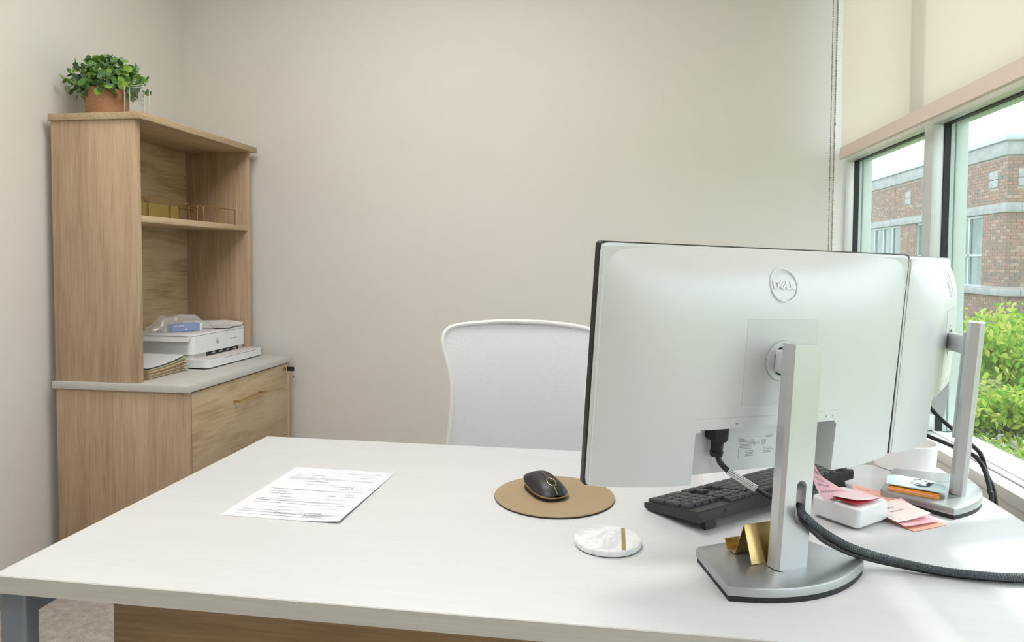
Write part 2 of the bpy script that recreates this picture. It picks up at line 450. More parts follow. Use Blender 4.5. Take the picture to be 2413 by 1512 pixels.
WINS = [(18.0, 21.7), (22.8, 26.5)]
core = MB()
core.box(BX+.012, BX+1.0, BY+.012, BY+BLEN, ZG, Z2).box(BX+.012, BX+1.0, BY+.012, BY+BLEN, Z3, 4.0)
for y0, y1 in ((BY+.012, 18.0), (21.7, 22.8), (26.5, BY+BLEN)): core.box(BX+.012, BX+1.0, y0, y1, Z2, Z3)
core.box(BX+1.0, BX+BRW, BY+.012, BY+1.0, ZG, 4.0)
part('wall_core', core, mortar, bd, smooth=False)
def band(nm, z0, z1, p, mt, step=None):
    part(nm, MB().box(BX-p, BX+.3, BY-p, BY+BLEN, z0, z1, .015).box(BX+.3, BX+BRW, BY-p, BY+.3, z0, z1, .015), mt, bd)
band('stone_sill_course', Z1, Z2, .09, stone); band('stone_band', Z3, Z4, .05, stone)
band('stone_cornice', Z5, 3.95, .07, stone); band('metal_coping', 3.95, 4.09, .13, coping_m)
SQL = [(17.37, 17.77), (22.06, 22.46), (26.0, 26.4)]
SQR = [(BX+.215, BX+.615), (BX+2.6, BX+3.0)]
for y0, y1 in SQL:
    for a in (0, 1):
        for c_ in (0, 1):
            part('stone_block', MB().box(BX-.02, BX+.05, y0+a*.2+.004, y0+a*.2+.196, 2.94+c_*.19+.004, 2.94+c_*.19+.186, .008), stone, bd)
for x0, x1 in SQR:
    for a in (0, 1):
        for c_ in (0, 1):
            part('stone_block', MB().box(x0+a*.2+.004, x0+a*.2+.196, BY-.02, BY+.05, 2.94+c_*.19+.004, 2.94+c_*.19+.186, .008), stone, bd)
for y0, y1 in WINS:
    fr = MB()
    fr.box(BX+.05, BX+.12, y0, y1, Z2, Z2+.06).box(BX+.05, BX+.12, y0, y1, Z3-.06, Z3).box(BX+.05, BX+.12, y0, y1, 1.36, 1.41)
    st = (y1-y0)/5
    for k in range(6): fr.box(BX+.05, BX+.12, max(y0, y0+k*st-.03), min(y1, y0+k*st+.03), Z2+.06, Z3-.06)
    wo = part('window', fr, bw, bd, smooth=False)
    for k in range(5):
        for z0, z1 in ((Z2+.06, 1.36), (1.41, Z3-.06)):
            part('pane', MB().box(BX+.09, BX+.10, y0+k*st+.03, y0+(k+1)*st-.03, z0, z1), bg_m, wo, smooth=False)
# bricks in running bond, each with its own depth; openings and stones left free
CH, BLn, JT = .0767, .203, .012
def clip(s0, s1, holes):
    segs = [(s0, s1)]
    for a, b in holes:
        nx = []
        for p, q_ in segs:
            if b <= p or a >= q_: nx.append((p, q_)); continue
            if a-p > .03: nx.append((p, a-JT/2))
            if q_-b > .03: nx.append((b+JT/2, q_))
        segs = nx
    return segs
bricks = []
nz = int((Z5-ZG)/CH)
for k in range(nz):
    z0 = ZG+k*CH; z1 = z0+CH-JT
    if z1 > Z1-.0 and z0 < Z2: continue
    if z1 > Z3-.0 and z0 < Z4: continue
    inwin = z1 > Z2 and z0 < Z3
    insq = z1 > 2.94 and z0 < 3.32
    off = (BLn+JT)*.5*(k % 2)
    s = BY-off
    while s < BY+BLEN-.2:
        for a, b in clip(max(s, BY), s+BLn, (WINS if inwin else [])+(SQL if insq else [])):
            bricks.append(('L', a, b, z0, z1))
        s += BLn+JT
    s = BX-((BLn+JT)*.5*((k+1) % 2))
    while s < BX+BRW-.2:
        for a, b in clip(max(s, BX), s+BLn, (SQR if insq else [])):
            bricks.append(('R', a, b, z0, z1))
        s += BLn+JT
full = [b for b in bricks if abs((b[2]-b[1])-BLn) < 1e-6 and .05 < b[3] and ((b[0] == 'R' and b[1] < BX+.62) or (b[0] == 'L' and b[1] < BY+1.4))]
full.sort(key=lambda b: (b[1]-BX)*.9 if b[0] == 'R' else (b[1]-BY))
chosen = set(full[:300])
tmpl = {}
for face in 'LR':
    for i in range(4):
        me = bpy.data.meshes.new('brick')
        mb = MB()
        if face == 'L': mb.box(0, .06, -BLn/2, BLn/2, 0, CH-JT)
        else: mb.box(-BLn/2, BLn/2, 0, .06, 0, CH-JT)
        me.from_pydata([tuple(v) for v in mb.v], [], mb.f); me.materials.append(BR[i]); me.update()
        tmpl[face, i] = me
rest = MB()
for b in bricks:
    face, a, c_, z0, z1 = b
    i = random.choice((0, 0, 1, 1, 2, 3)); pr = random.uniform(0, .004)
    if b in chosen:
        o = bpy.data.objects.new('brick', tmpl[face, i]); COL.objects.link(o); o.parent = bd
        p = Vector((BX-pr, (a+c_)/2, z0)) if face == 'L' else Vector(((a+c_)/2, BY-pr, z0))
        o.location = p-BASE[bd]
    elif face == 'L': rest.box(BX-pr, BX+.06, a, c_, z0, z1, mi=i)
    else: rest.box(a, c_, BY-pr, BY+.06, z0, z1, mi=i)
part('brickwork', rest, BR, bd, kind='stuff', smooth=False)

def leaves_mb(n, fn, size, mb=None, nm=1):
    mb = mb or MB()
    for _ in range(n):
        p = Vector(fn()); d = Vector((random.gauss(0, 1), random.gauss(0, 1), random.gauss(0, .6)+.3)).normalized()
        e = d.cross(Vector((random.gauss(0, 1), random.gauss(0, 1), random.gauss(0, 1)))).normalized()
        g = d.cross(e); L = size*random.uniform(.6, 1.3)
        mb.add([p-e*L*.5, p+g*L*.24, p+e*L*.5+d*L*.1, p-g*L*.24], [(0, 1, 2, 3)], None, random.randrange(nm))
    return mb
lf = [translucent('lime leaf', (.33, .47, .08), .45), translucent('yellow leaf', (.46, .52, .14), .45), translucent('fresh green leaf', (.18, .36, .06), .4)]
bark = M('grey bark', (.20, .16, .12), .9, bmp=.5)
def shrub(name, label, loc, rad, hgt, n, size, base):
    t = thing(name, label, 'shrub', loc, 'shrubs outside the window')
    x, y, z = loc
    tr = MB(); tips = []
    for k in range(7):
        a = 2*pi*k/7+random.random(); rr = rad*random.uniform(.4, .75)
        tip = Vector((x+rr*cos(a), y+rr*sin(a), z+hgt*random.uniform(.55, .95)))
        mid = Vector((x+rr*.35*cos(a), y+rr*.35*sin(a), z+hgt*.4))
        tr.tube(smooth_pts([(x, y, z-.02), mid, tip], 4), [.03*(1-.09*q_) for q_ in range(9)], 6); tips.append(tip); tips.append((mid+tip)/2)
    part('trunk', tr, bark, t)
    cl = [(tp, rad*random.uniform(.25, .45)) for tp in tips for _ in range(2)]
    def fn():
        c_, r_ = random.choice(cl)
        v = Vector((random.gauss(0, 1), random.gauss(0, 1), random.gauss(0, .55)))*r_*.6
        p = c_+v; p.z = max(p.z, z+base); return p
    part('foliage', leaves_mb(n, fn, size, nm=3), lf, t, kind='stuff', smooth=False)
shrub('leafy_shrub', 'tall lime green shrub growing in front of the garden wall', (4.05, 7.5, ZG), .85, .80, 4200, .085, .25)
shrub('leafy_shrub', 'low bright green shrub on the lawn below the taller shrub', (3.1, 6.1, ZG), .5, .34, 2200, .075, .04)
shrub('leafy_shrub', 'yellow green shrub standing close before the brick corner', (5.2, 8.7, ZG), .7, .95, 2600, .09, .4)
def bedfn():
    x = random.uniform(1.9, 3.9); return (x, random.uniform(1.5, 2.15)*x+.6, ZG+random.uniform(0, .10))
bedm = lf + [M('white blossom', (.50, .52, .46), .8)]
solo('ground_cover', leaves_mb(9000, bedfn, .07, nm=4), bedm, (0, 0, 0), 'flowering yellow green ground cover on the lawn', 'ground cover', kind='stuff', smooth=False)
gw = thing('garden_wall', 'low pale stone garden wall on a brick base behind the shrubs', 'wall', (5, 9.6, ZG))
for k in range(8):
    x0 = 2.0+k*1.0
    yy = 10.7-.10*k
    part('wall_block', MB().box(x0+.006, x0+.994, yy, yy+.35, ZG+.14, .12, .01), stone, gw)
    part('cap_stone', MB().box(x0+.004, x0+.996, yy-.06, yy+.41, .12, .24, .02), stone, gw)
    part('brick_base', MB().box(x0, x0+1.0, yy+.02, yy+.33, ZG, ZG+.14), BR[1], gw)

# ------------------------------------------------------------------ desk
DX0, DX1, DY0, DY1, DZ = -.848, .698, .813, 1.575, .74
dk = thing('desk', 'large white topped desk with greige edge and oak modesty panel', 'desk', (-.07, 1.19, 0))
part('desktop', MB().box(DX0+.002, DX1-.002, DY0+.002, DY1-.002, .7155, DZ, .0012), white_lam, dk)
part('edge_band', MB().box(DX0, DX1, DY0, DY0+.002, .7155, DZ-.0006).box(DX0, DX1, DY1-.002, DY1, .7155, DZ-.0006), edge_lam, dk)
part('edge_band', MB().box(DX0, DX0+.002, DY0+.002, DY1-.002, .7155, DZ-.0006).box(DX1-.002, DX1, DY0+.002, DY1-.002, .7155, DZ-.0006), edge_lam_y, dk)
for lx in (-.848, .640):
    for ly in (.823, 1.535):
        part('leg', MB().box(lx, lx+.041, ly, ly+.028, 0, .7145, .006, seg=3), leg_mat, dk)
    part('side_rail', MB().box(lx+.008, lx+.034, .851, 1.535, .672, .7145, .002), leg_mat, dk)
    part('foot_rail', MB().box(lx+.004, lx+.038, .851, 1.535, .0, .03, .003), leg_mat, dk)
part('cross_rail', MB().box(-.805, .640, 1.46, 1.49, .68, .7145, .002), leg_mat, dk)
br = MB(); br.prism([(-.8055, .853), (-.8055, .862), (-.60, .985), (-.595, .978)], .696, .7145); part('bracket', br, leg_mat, dk)
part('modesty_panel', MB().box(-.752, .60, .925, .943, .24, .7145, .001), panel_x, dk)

# ------------------------------------------------------------------ filing cabinet
ZW = .737
fc = thing('filing_cabinet', 'oak lateral filing cabinet with pale grey worktop and gold handles', 'cabinet', (-1.72, 2.55, 0))
part('worktop', MB().box(-1.985, -1.455, 2.160, 2.936, ZW-.025, ZW, .0012), edge_lam_y, fc)
part('side_panel', MB().box(-1.976, -1.463, 2.169, 2.190, 0, ZW-.025, .001), oak_z, fc)
part('side_panel', MB().box(-1.976, -1.463, 2.905, 2.926, 0, ZW-.025, .001), oak_z, fc)
part('back_panel', MB().box(-1.976, -1.964, 2.190, 2.905, 0, ZW-.025), oak_z, fc)
part('plinth', MB().box(-1.964, -1.50, 2.190, 2.905, 0, .06), oak_y, fc)
for z0, z1 in ((.386, .706), (.064, .383)):
    d = part('drawer', MB().box(-1.482, -1.4625, 2.1925, 2.9025, z0, z1, .001), oak_diag, fc)
    hz = z1-.083
    part('handle', MB().box(-1.440, -1.432, 2.455, 2.665, hz-.004, hz+.004, .0012)
         .box(-1.4625, -1.440, 2.460, 2.470, hz-.004, hz+.004, .001).box(-1.4625, -1.440, 2.650, 2.660, hz-.004, hz+.004, .001), gold, d, 'slim brushed gold bar handle')
    if z1 > .5:
        lk = part('lock', MB().lathe([(0, 0), (.0085, 0), (.0095, .003), (.009, .006), (.004, .0065), (.004, .004), (0, .004)], 24,
             frame_mtx((-1.4625, 2.872, .687), (0, 1, 0), (0, 0, 1), (1, 0, 0))), gold, d, 'round brass lock')
kt = thing('key', 'black headed key left in the filing cabinet lock', 'key', (-1.45, 2.872, .687))
part('key_head', MB().box(-1.448, -1.414, 2.869, 2.876, .677, .697, .003), black_pl, kt)
part('blade', MB().box(-1.463, -1.447, 2.8715, 2.8735, .684, .690), chrome, kt)
ring = [(-1.419+.0*k, 2.8725+.010*sin(2*pi*k/20), .668+.011*cos(2*pi*k/20)) for k in range(20)]
part('key_ring', MB().tube(ring, .0009, 6, closed=True), chrome, kt)
part('spare_key', MB().box(-1.4195, -1.4185, 2.869, 2.876, .628, .659, .0004).lathe([(0, 0), (.008, 0), (.008, .001), (0, .001)], 16, frame_mtx((-1.4195, 2.8725, .655), (0, 1, 0), (0, 0, 1), (1, 0, 0))), chrome, kt)

# ------------------------------------------------------------------ hutch
HT = 1.688
hu = thing('hutch', 'open oak hutch with one shelf standing on the filing cabinet', 'shelf unit', (-1.81, 2.55, ZW))
part('top_board', MB().box(-1.990, -1.6275, 2.170, 2.948, HT-.0245, HT, .0012), oak_y, hu)
part('side_panel', MB().box(-1.986, -1.655, 2.178, 2.2035, ZW, HT-.0245, .0012), oak_z, hu)
part('side_panel', MB().box(-1.986, -1.655, 2.914, 2.9385, ZW, HT-.0245, .0012), oak_z, hu)
part('back_panel', MB().box(-1.975, -1.958, 2.2035, 2.914, ZW, HT-.0245), oak_diag, hu)
part('shelf', MB().box(-1.958, -1.6565, 2.2035, 2.914, 1.308, 1.331, .001), oak_y, hu)

# ------------------------------------------------------------------ potted plant on the hutch
PX, PY = -1.862, 2.305
def weave_mat():
    mt, nt, b, o = new_mat('woven terracotta')
    tc = nt.nodes.new('ShaderNodeTexCoord'); sp = nt.nodes.new('ShaderNodeSeparateXYZ'); nt.links.new(tc.outputs['Object'], sp.inputs[0])
    at = nt.nodes.new('ShaderNodeMath'); at.operation = 'ARCTAN2'
    nt.links.new(sp.outputs['Y'], at.inputs[0]); nt.links.new(sp.outputs['X'], at.inputs[1])
    cb = nt.nodes.new('ShaderNodeCombineXYZ')
    mu = nt.nodes.new('ShaderNodeMath'); mu.operation = 'MULTIPLY'; mu.inputs[1].default_value = .07
    nt.links.new(at.outputs[0], mu.inputs[0]); nt.links.new(mu.outputs[0], cb.inputs[0]); nt.links.new(sp.outputs['Z'], cb.inputs[1])
    mp = nt.nodes.new('ShaderNodeMapping'); mp.inputs['Rotation'].default_value = (0, 0, radians(45)); mp.inputs['Scale'].default_value = (170, 170, 1)
    nt.links.new(cb.outputs[0], mp.inputs[0])
    ck = nt.nodes.new('ShaderNodeTexBrick'); nt.links.new(mp.outputs[0], ck.inputs['Vector'])
    ck.inputs['Scale'].default_value = 1.0
    ck.inputs['Color1'].default_value = (.42, .22, .11, 1); ck.inputs['Color2'].default_value = (.34, .165, .075, 1); ck.inputs['Mortar'].default_value = (.24, .10, .04, 1)
    ck.inputs['Mortar Size'].default_value = .06; ck.inputs['Row Height'].default_value = .5; ck.inputs['Brick Width'].default_value = 1.4
    nt.links.new(ck.outputs['Color'], b.inputs['Base Color']); b.inputs['Roughness'].default_value = .7
    bump(nt, ck.outputs['Fac'], b, -.5, .002)
    return mt
pl = thing('potted_plant', 'small bushy green eucalyptus plant in woven brown pot on the hutch', 'plant', (PX, PY, HT))
part('pot', MB().lathe([(0, 0), (.066, 0), (.069, .003), (.0735, .104), (.0735, .107), (.069, .107), (.066, .09), (0, .088)], 40, Matrix.Translation((PX, PY, HT))), weave_mat(), pl)
LG = [M('leaf '+n, c_, .5, var=.12, scale=60) for n, c_ in (('lime', (.20, .36, .04)), ('green', (.085, .21, .04)), ('blue green', (.10, .19, .10)), ('deep green', (.04, .11, .03)))]
def leaf_mesh(mt):
    me = bpy.data.meshes.new('leaf'); mb = MB()
    n = 8; vs_ = [(0, 0, .0)]; prof = [(-.0, 0)] 
    ring_ = []
    for k in range(n):
        a = 2*pi*k/n; x = .5+.5*cos(a); y = .42*sin(a); ring_.append((x, y, .12*x*x+.25*y*y))
    vs_ = [(.5, 0, -.02)]+ring_
    mb.add(vs_, [(0, k+1, (k+1) % n+1) for k in range(n)])
    me.from_pydata([tuple(v) for v in mb.v], [], mb.f); me.materials.append(mt); finish(me, 80); return me
LM = [leaf_mesh(mt) for mt in LG]
stem_m = M('plant stem', (.12, .20, .05), .6)
random.seed(21)
nleaf = 0
for k in range(46):
    th = radians(360*k*.381966); ph = (k+.5)/46
    el_ = radians(88-100*ph)
    R_ = .145*(1 if el_ > 0 else .98)
    d = Vector((cos(th)*cos(el_), sin(th)*cos(el_), sin(el_)))
    base_ = Vector((PX+.04*cos(th), PY+.04*sin(th), HT+.098))
    tip = Vector((PX, PY, HT+.102))+Vector((d.x*R_, d.y*R_*.85, d.z*(.125 if d.z > 0 else .09)))
    if tip.x < XL+.02: tip.x = XL+.02
    mid = (base_+tip)/2+Vector((0, 0, .022))
    pts = smooth_pts([base_, mid, tip], 4)
    sg = part('sprig', MB().tube(pts, .0012, 5), stem_m, pl)
    for j, q_ in enumerate((3, 4, 5, 6, 7, 8)):
        if nleaf >= 298: break
        p = pts[q_]; t = (pts[min(q_+1, 8)]-pts[q_-1]).normalized()
        a = radians(90*j+random.uniform(-30, 30)); nn = t.orthogonal().normalized(); bb = t.cross(nn)
        side = (nn*cos(a)+bb*sin(a)+t*.5+Vector((0, 0, .25))).normalized()
        for sgn in ((1,) if q_ != 8 else (1,)):
            ex = side; ez = (t*.8-ex*t.dot(ex)*.8+Vector((0, -.35, .25))).normalized(); ey = ez.cross(ex).normalized(); ez = ex.cross(ey)
            s = random.uniform(.021, .030)*(1 if q_ < 8 else .85)
            if p.x+ex.x*s < XL+.004: continue
            o = bpy.data.objects.new('leaf', LM[random.choice((0, 0, 0, 1, 1, 1, 2, 3))] if d.z > -.05 else LM[random.choice((0, 1, 3))])
            COL.objects.link(o); o.parent = sg
            mm = frame_mtx(p-BASE[pl], ex*s, ey*s, ez*s); o.matrix_local = mm; nleaf += 1

inner = MB()
for _ in range(520):
    th = random.uniform(0, 2*pi); el_ = math.asin(random.uniform(-.45, 1)); R_ = random.uniform(.35, .92)
    p = Vector((PX+.125*R_*cos(th)*cos(el_), PY+.105*R_*sin(th)*cos(el_), HT+.108+(.112 if el_ > 0 else .075)*R_*sin(el_)))
    if p.x < XL+.03 or (p.z < HT+.11 and (Vector((p.x-PX, p.y-PY)).length < .08)): continue
    ex = Vector((random.gauss(0, 1), random.gauss(0, 1), random.gauss(0, .6))).normalized(); ez = (Vector((p.x-PX, p.y-PY, .05))+Vector((random.gauss(0, .05), random.gauss(0, .05), random.gauss(0, .05)))).normalized()
    ey = ez.cross(ex).normalized(); ez = ex.cross(ey); sz = random.uniform(.018, .026)
    inner.add([(.5+.5*cos(2*pi*k/7), .42*sin(2*pi*k/7), .1*cos(2*pi*k/7)) for k in range(7)], [tuple(range(7))], frame_mtx(p, ex*sz, ey*sz, ez*sz), random.choice((0, 1, 1, 2, 2, 3)))
part('inner_foliage', inner, LG, pl, kind='stuff', smooth=False)

# clear block beside the plant
clearm = glass_mat('clear acrylic', (.97, .975, .972), 1.6, .03)
ak = thing('acrylic_block', 'clear rectangular acrylic block with frosted etching beside the plant', 'award', (-1.70, 2.258, HT))
AM = rotz((-1.690, 2.236, HT), radians(-10))
part('block', MB().box(-.046, .046, -.012, .012, 0, .104, .002, AM), clearm, ak)
for zz_, a0, a1, b0, b1 in ((0, -.046, -.0445, 0, .104), (0, .0445, .046, 0, .104), (0, -.046, .046, .1025, .104)):
    part('edge_highlight', MB().box(a0, a1, -.0119, -.0105, b0, b1, 0, AM).box(a0, a1, .0105, .0119, b0, b1, 0, AM), M('painted edge highlight', (.62, .62, .60), .3), ak)  # pale strips paint the bright highlight along the clear block's edges
frost = translucent('frosted etching', (.80, .80, .78), .5, .55)
et = MB()
et.prism([(-.03+.0*0, .002), (.036, .002), (.036, .05), (.028, .062), (.030, .078), (.018, .088), (.006, .078), (.008, .060), (-.012, .052), (-.022, .03)], -.0004, .0004, 0,
         AM @ Matrix(((1, 0, 0, 0), (0, 0, 1, 0), (0, 1, 0, 0), (0, 0, 0, 1))))
part('etching', et, frost, ak, 'pale frosted shape inside the block')

# ------------------------------------------------------------------ wire trays on the shelf
ZSH = 1.331
def wire_tray(label, y0, y1, h, hoop0, hoop1, hh, plate):
    t = thing('wire_tray', label, 'letter tray', ((-1.79), (y0+y1)/2, ZSH), 'gold wire trays on the hutch shelf')
    xf, xb = -1.70, -1.90; r = .0019; z0 = ZSH+r
    base_ = [(xf, y0, z0), (xf, y1, z0), (xb, y1, z0), (xb, y0, z0)]
    part('base_wire', MB().tube([base_[0], base_[1], base_[2], base_[3], base_[0]], r, 8), gold_wire, t)
    def arch(xa, ya, xb_, yb_, hgt, nm):
        c_ = .008; a = Vector((xa, ya, z0)); b = Vector((xb_, yb_, z0)); d = (b-a).normalized(); u = Vector((0, 0, 1))
        pts = [a, a+u*(hgt-c_), a+u*(hgt-c_*.3)+d*c_*.3, a+u*hgt+d*c_, b+u*hgt-d*c_, b+u*(hgt-c_*.3)-d*c_*.3, b+u*(hgt-c_), b]
        part(nm, MB().tube(pts, r, 8), gold_wire, t)
    arch(xf, y0, xf, y1, h, 'side_wire'); arch(xb, y0, xb, y1, h, 'side_wire')
    arch(xf-.03, hoop0, xf-.03, hoop1, hh, 'hoop'); arch(xb+.06, hoop0, xb+.06, hoop1, hh, 'hoop')
    if plate:
        part('side_plate', MB().prism(rrect(y0+.002, y1-.018, ZSH+.004, ZSH+.056, .010), xf-.036, xf-.034, 0,
             Matrix(((0, 0, 1, 0), (1, 0, 0, 0), (0, 1, 0, 0), (0, 0, 0, 1)))), M('olive gold plate', (.34, .26, .07), .45, .7), t, 'solid olive gold side plate')
wire_tray('gold wire letter tray with solid gold plate on the hutch shelf', 2.225, 2.545, .067, 2.345, 2.475, .082, True)
wire_tray('plain gold wire letter tray at the far end of the hutch shelf', 2.60, 2.885, .066, 2.69, 2.81, .072, False)

# ------------------------------------------------------------------ printer and what lies around it
pr_w = M('printer white plastic', (.74, .755, .775), .35, var=.006)
pr_g = M('printer warm grey', (.60, .56, .53), .5, var=.01)
PY0, PY1 = 2.502, 2.905
pn = thing('printer', 'white inkjet printer with open paper tray inside the hutch', 'printer', (-1.76, 2.70, ZW))
lo = MB(); lo.prism(rrect(-1.945, -1.592, PY0-.005, PY1+.020, .022), ZW+.006, ZW+.038, .004); part('base_tray', lo, pr_w, pn)
part('base_foot', MB().prism(rrect(-1.935, -1.62, PY0+.01, PY1, .02), ZW, ZW+.006), black_pl, pn)
part('waist', MB().prism(rrect(-1.935, -1.672, PY0+.004, PY1-.004, .02), ZW+.038, ZW+.058), pr_g, pn)
part('tray_floor', MB().box(-1.662, -1.600, PY0+.03, PY1+.012, ZW+.0382, ZW+.0405, .001), pr_g, pn)
part('tray_slot', MB().box(-1.5935, -1.5915, PY0+.11, PY1-.045, ZW+.0335, ZW+.0350), M('slot grey', (.10, .10, .11), .6), pn)
part('tray_button', MB().box(-1.594, -1.591, PY1+.000, PY1+.006, ZW+.020, ZW+.027), black_pl, pn)
part('output_slot', MB().box(-1.675, -1.6705, PY0+.105, PY1-.055, ZW+.039, ZW+.058), black_pl, pn)
for k in range(4):
    yy = PY0+.14+k*.055
    part('roller', MB().tube([(-1.668, yy, ZW+.047), (-1.668, yy+.018, ZW+.047)], .004, 10), M('roller grey', (.35, .35, .36), .5), pn)
bo = MB(); bo.prism(rrect(-1.948, -1.664, PY0, PY1, .026, 8), ZW+.056, ZW+.128, .003); part('body', bo, pr_w, pn)
part('lid_seam', MB().prism(rrect(-1.946, -1.666, PY0+.002, PY1-.002, .025, 8), ZW+.128, ZW+.1305), M('seam grey', (.30, .33, .34), .5), pn)
lid = part('lid', MB().prism(rrect(-1.948, -1.665, PY0, PY1, .026, 8), ZW+.1305, ZW+.138, .003), pr_w, pn)
def stroke2(mb, pts, wd, mtx, th=.0006, mi=0):
    # flat strokes in a plane: pts are (x, y), extruded a little along z of mtx
    for a, b in zip(pts[:-1], pts[1:]):
        a = Vector((a[0], a[1])); b = Vector((b[0], b[1])); d = (b-a)
        if d.length < 1e-9: continue
        d.normalize(); n = Vector((-d.y, d.x))*wd/2; a2 = a-d*wd*.35; b2 = b+d*wd*.35
        vs_ = [(*(a2-n), 0), (*(b2-n), 0), (*(b2+n), 0), (*(a2+n), 0), (*(a2-n), th), (*(b2-n), th), (*(b2+n), th), (*(a2+n), th)]
        mb.add(vs_, [(3, 2, 1, 0), (4, 5, 6, 7), (0, 1, 5, 4), (1, 2, 6, 5), (2, 3, 7, 6), (3, 0, 4, 7)], mtx, mi)
    return mb
def circ(cx_, cy_, r, n=32, a0=0, a1=360): return [(cx_+r*cos(radians(a0+(a1-a0)*k/n)), cy_+r*sin(radians(a0+(a1-a0)*k/n))) for k in range(n+1)]
FM = frame_mtx((-1.664, 2.678, ZW+.094), (0, 1, 0), (0, 0, 1), (1, 0, 0))
lg = MB(); stroke2(lg, circ(0, 0, .0105), .0016, FM)
stroke2(lg, [(-.0035, .0105), (-.0070, -.006)], .0014, FM); stroke2(lg, [(-.0047, .003), (-.0015, .003), (-.0034, -.006)], .0014, FM)
stroke2(lg, [(.0055, .003), (.0016, -.0105)], .0014, FM); stroke2(lg, [(.0010, .003), (.0055, .003), (.0040, -.006), (.0026, -.006)], .0014, FM)
stroke2(lg, [(.0022, .003), (.0002, -.006)], .0014, FM)
part('logo', lg, M('bronze logo', (.50, .44, .37), .4, .3), pn, 'round outlined maker logo')
tx = MB()
for k, wd in enumerate((.004, .003, .004, .003, .004, .0015, .003, .003)):
    stroke2(tx, [(.100+k*.0062, -.001), (.100+k*.0062+wd, -.001)], .0026, FM)
part('model_lettering', tx, ink, pn)
def sheet(name, label, cat, c_, ang, w_, h_, mat, z, bend=0.0, group=None, lines=None, curl=None, lift=.0, linemat=None, thick=.0003, nu=10, nv=12, writing=None):
    # paper sheet in the plane, w_ along local x, h_ along local y; curl(u, v) gives extra height
    mm = rotz((c_[0], c_[1], 0), ang)
    f = curl or (lambda u, v: bend*(2*u-1)**2)
    def fn(u, v): return mm @ Vector(((u-.5)*w_, (v-.5)*h_, z+lift+f(u, v)))
    t = thing(name, label, cat, (c_[0], c_[1], z), group)
    part('sheet', MB().grid(fn, nu, nv, thick=thick), mat, t, angle=60)
    if lines:
        mb = MB()
        for x0, x1, yv, hh in lines:
            mb_n = max(1, int((x1-x0)*10))
            for k in range(mb_n):
                ua, ub = x0+(x1-x0)*k/mb_n, x0+(x1-x0)*(k+1)/mb_n
                mb.add([fn(ua, yv)+Vector((0, 0, .0003)), fn(ub, yv)+Vector((0, 0, .0003)), fn(ub, yv+hh)+Vector((0, 0, .0003)), fn(ua, yv+hh)+Vector((0, 0, .0003))], [(0, 1, 2, 3)])
        part('print', mb, linemat or ink, t, smooth=False)
    if writing:
        mb = MB()
        for (x0, x1, yv, amp, step) in writing:
            pts = []; u = x0; k = 0
            while u < x1:
                pts.append(fn(u, yv+amp*(random.uniform(.3, 1) if k % 2 else -random.uniform(.2, .8)))+Vector((0, 0, .0004))); u += step*random.uniform(.5, 1.3); k += 1
            if len(pts) > 2: mb.tube(pts, .0004, 3)
        part('handwriting', mb, pen if linemat is None else linemat, t, smooth=False)
    return t
random.seed(5)
def text_lines(n, y0, y1, dens=.6):
    out = []
    for k in range(n):
        y = y0+(y1-y0)*k/n; x = .08
        while x < .92:
            l_ = random.uniform(.02, .12)
            if random.random() < dens: out.append((x, min(.93, x+l_), y, .007))
            x += l_+random.uniform(.01, .05)
    return out
sheet('paper_sheet', 'printed paper sheet hanging over the edge of the printer lid', 'paper', (-1.80, 2.615), radians(90), .26, .26, paper2, ZW+.1385, lines=text_lines(16, .08, .92, .6),
      curl=lambda u, v: -.028*max(0, (.12-u)/.12)**1.2 if u < .12 else 0, linemat=ink)
sheet('paper_sheet', 'crumpled printed paper sheet on the wall side of the printer lid', 'paper', (-1.785, 2.80), radians(98), .16, .25, paper2, ZW+.1395, lines=text_lines(12, .08, .92, .6),
      curl=lambda u, v: .004+.016*max(0, sin(u*7+v*3))*u+.012*u*u*v, linemat=ink)
# ink cartridge box in a clear bag
bx = thing('cartridge_box', 'blue ink cartridge box with white end lying on the printer', 'box', (-1.77, 2.625, ZW+.139))
BMx = rotz((-1.775, 2.618, ZW+.1392), radians(62))
blue = M('blue print carton', (.03, .13, .46), .4, var=.15, scale=30)
part('carton', MB().box(-.062, .050, -.022, .022, 0, .032, .0008, BMx), blue, bx)
part('white_end', MB().box(.0555, .066, -.0221, .0221, -.0, .0322, .0008, BMx), white_pl, bx)
part('red_stripe', MB().box(.050, .0555, -.0221, .0221, 0, .0321, .0002, BMx), M('carton red', (.62, .10, .12), .4), bx)
bt = MB()
BF = BMx @ frame_mtx((0, -.0221, 0), (1, 0, 0), (0, 0, 1), (0, -1, 0))
for k in range(3): stroke2(bt, [(-.034+k*.007, .026), (-.031+k*.007, .022)], .002, BF, .0003)
stroke2(bt, [(-.055, .024), (-.040, .0245)], .0016, BF, .0003)
stroke2(bt, [(-.006, .004), (-.003, .012), (0, .004)], .002, BF, .0003)
part('carton_print', bt, white_pl, bx)
bb = MB()
BF2 = BMx @ frame_mtx((.0662, 0, 0), (0, 1, 0), (0, 0, 1), (1, 0, 0))
for k in range(7): stroke2(bb, [(-.012, .006+k*.003), (.012, .006+k*.003)], .0012, BF2, .0002)
part('barcode', bb, ink, bx)
film = glass_mat('clear plastic film', (.965, .965, .97), 1.3, .15)
nt = film.node_tree
_d = nt.nodes.new('ShaderNodeBsdfDiffuse'); _d.inputs['Color'].default_value = (.8, .8, .82, 1)
_m = nt.nodes.new('ShaderNodeMixShader'); _m.inputs[0].default_value = .20
_out = nt.nodes['Material Output']; _src = _out.inputs['Surface'].links[0].from_socket
nt.links.new(_src, _m.inputs[1]); nt.links.new(_d.outputs[0], _m.inputs[2]); nt.links.new(_m.outputs[0], _out.inputs['Surface'])
random.seed(3)
bgm = MB()
from mathutils import noise as mnoise
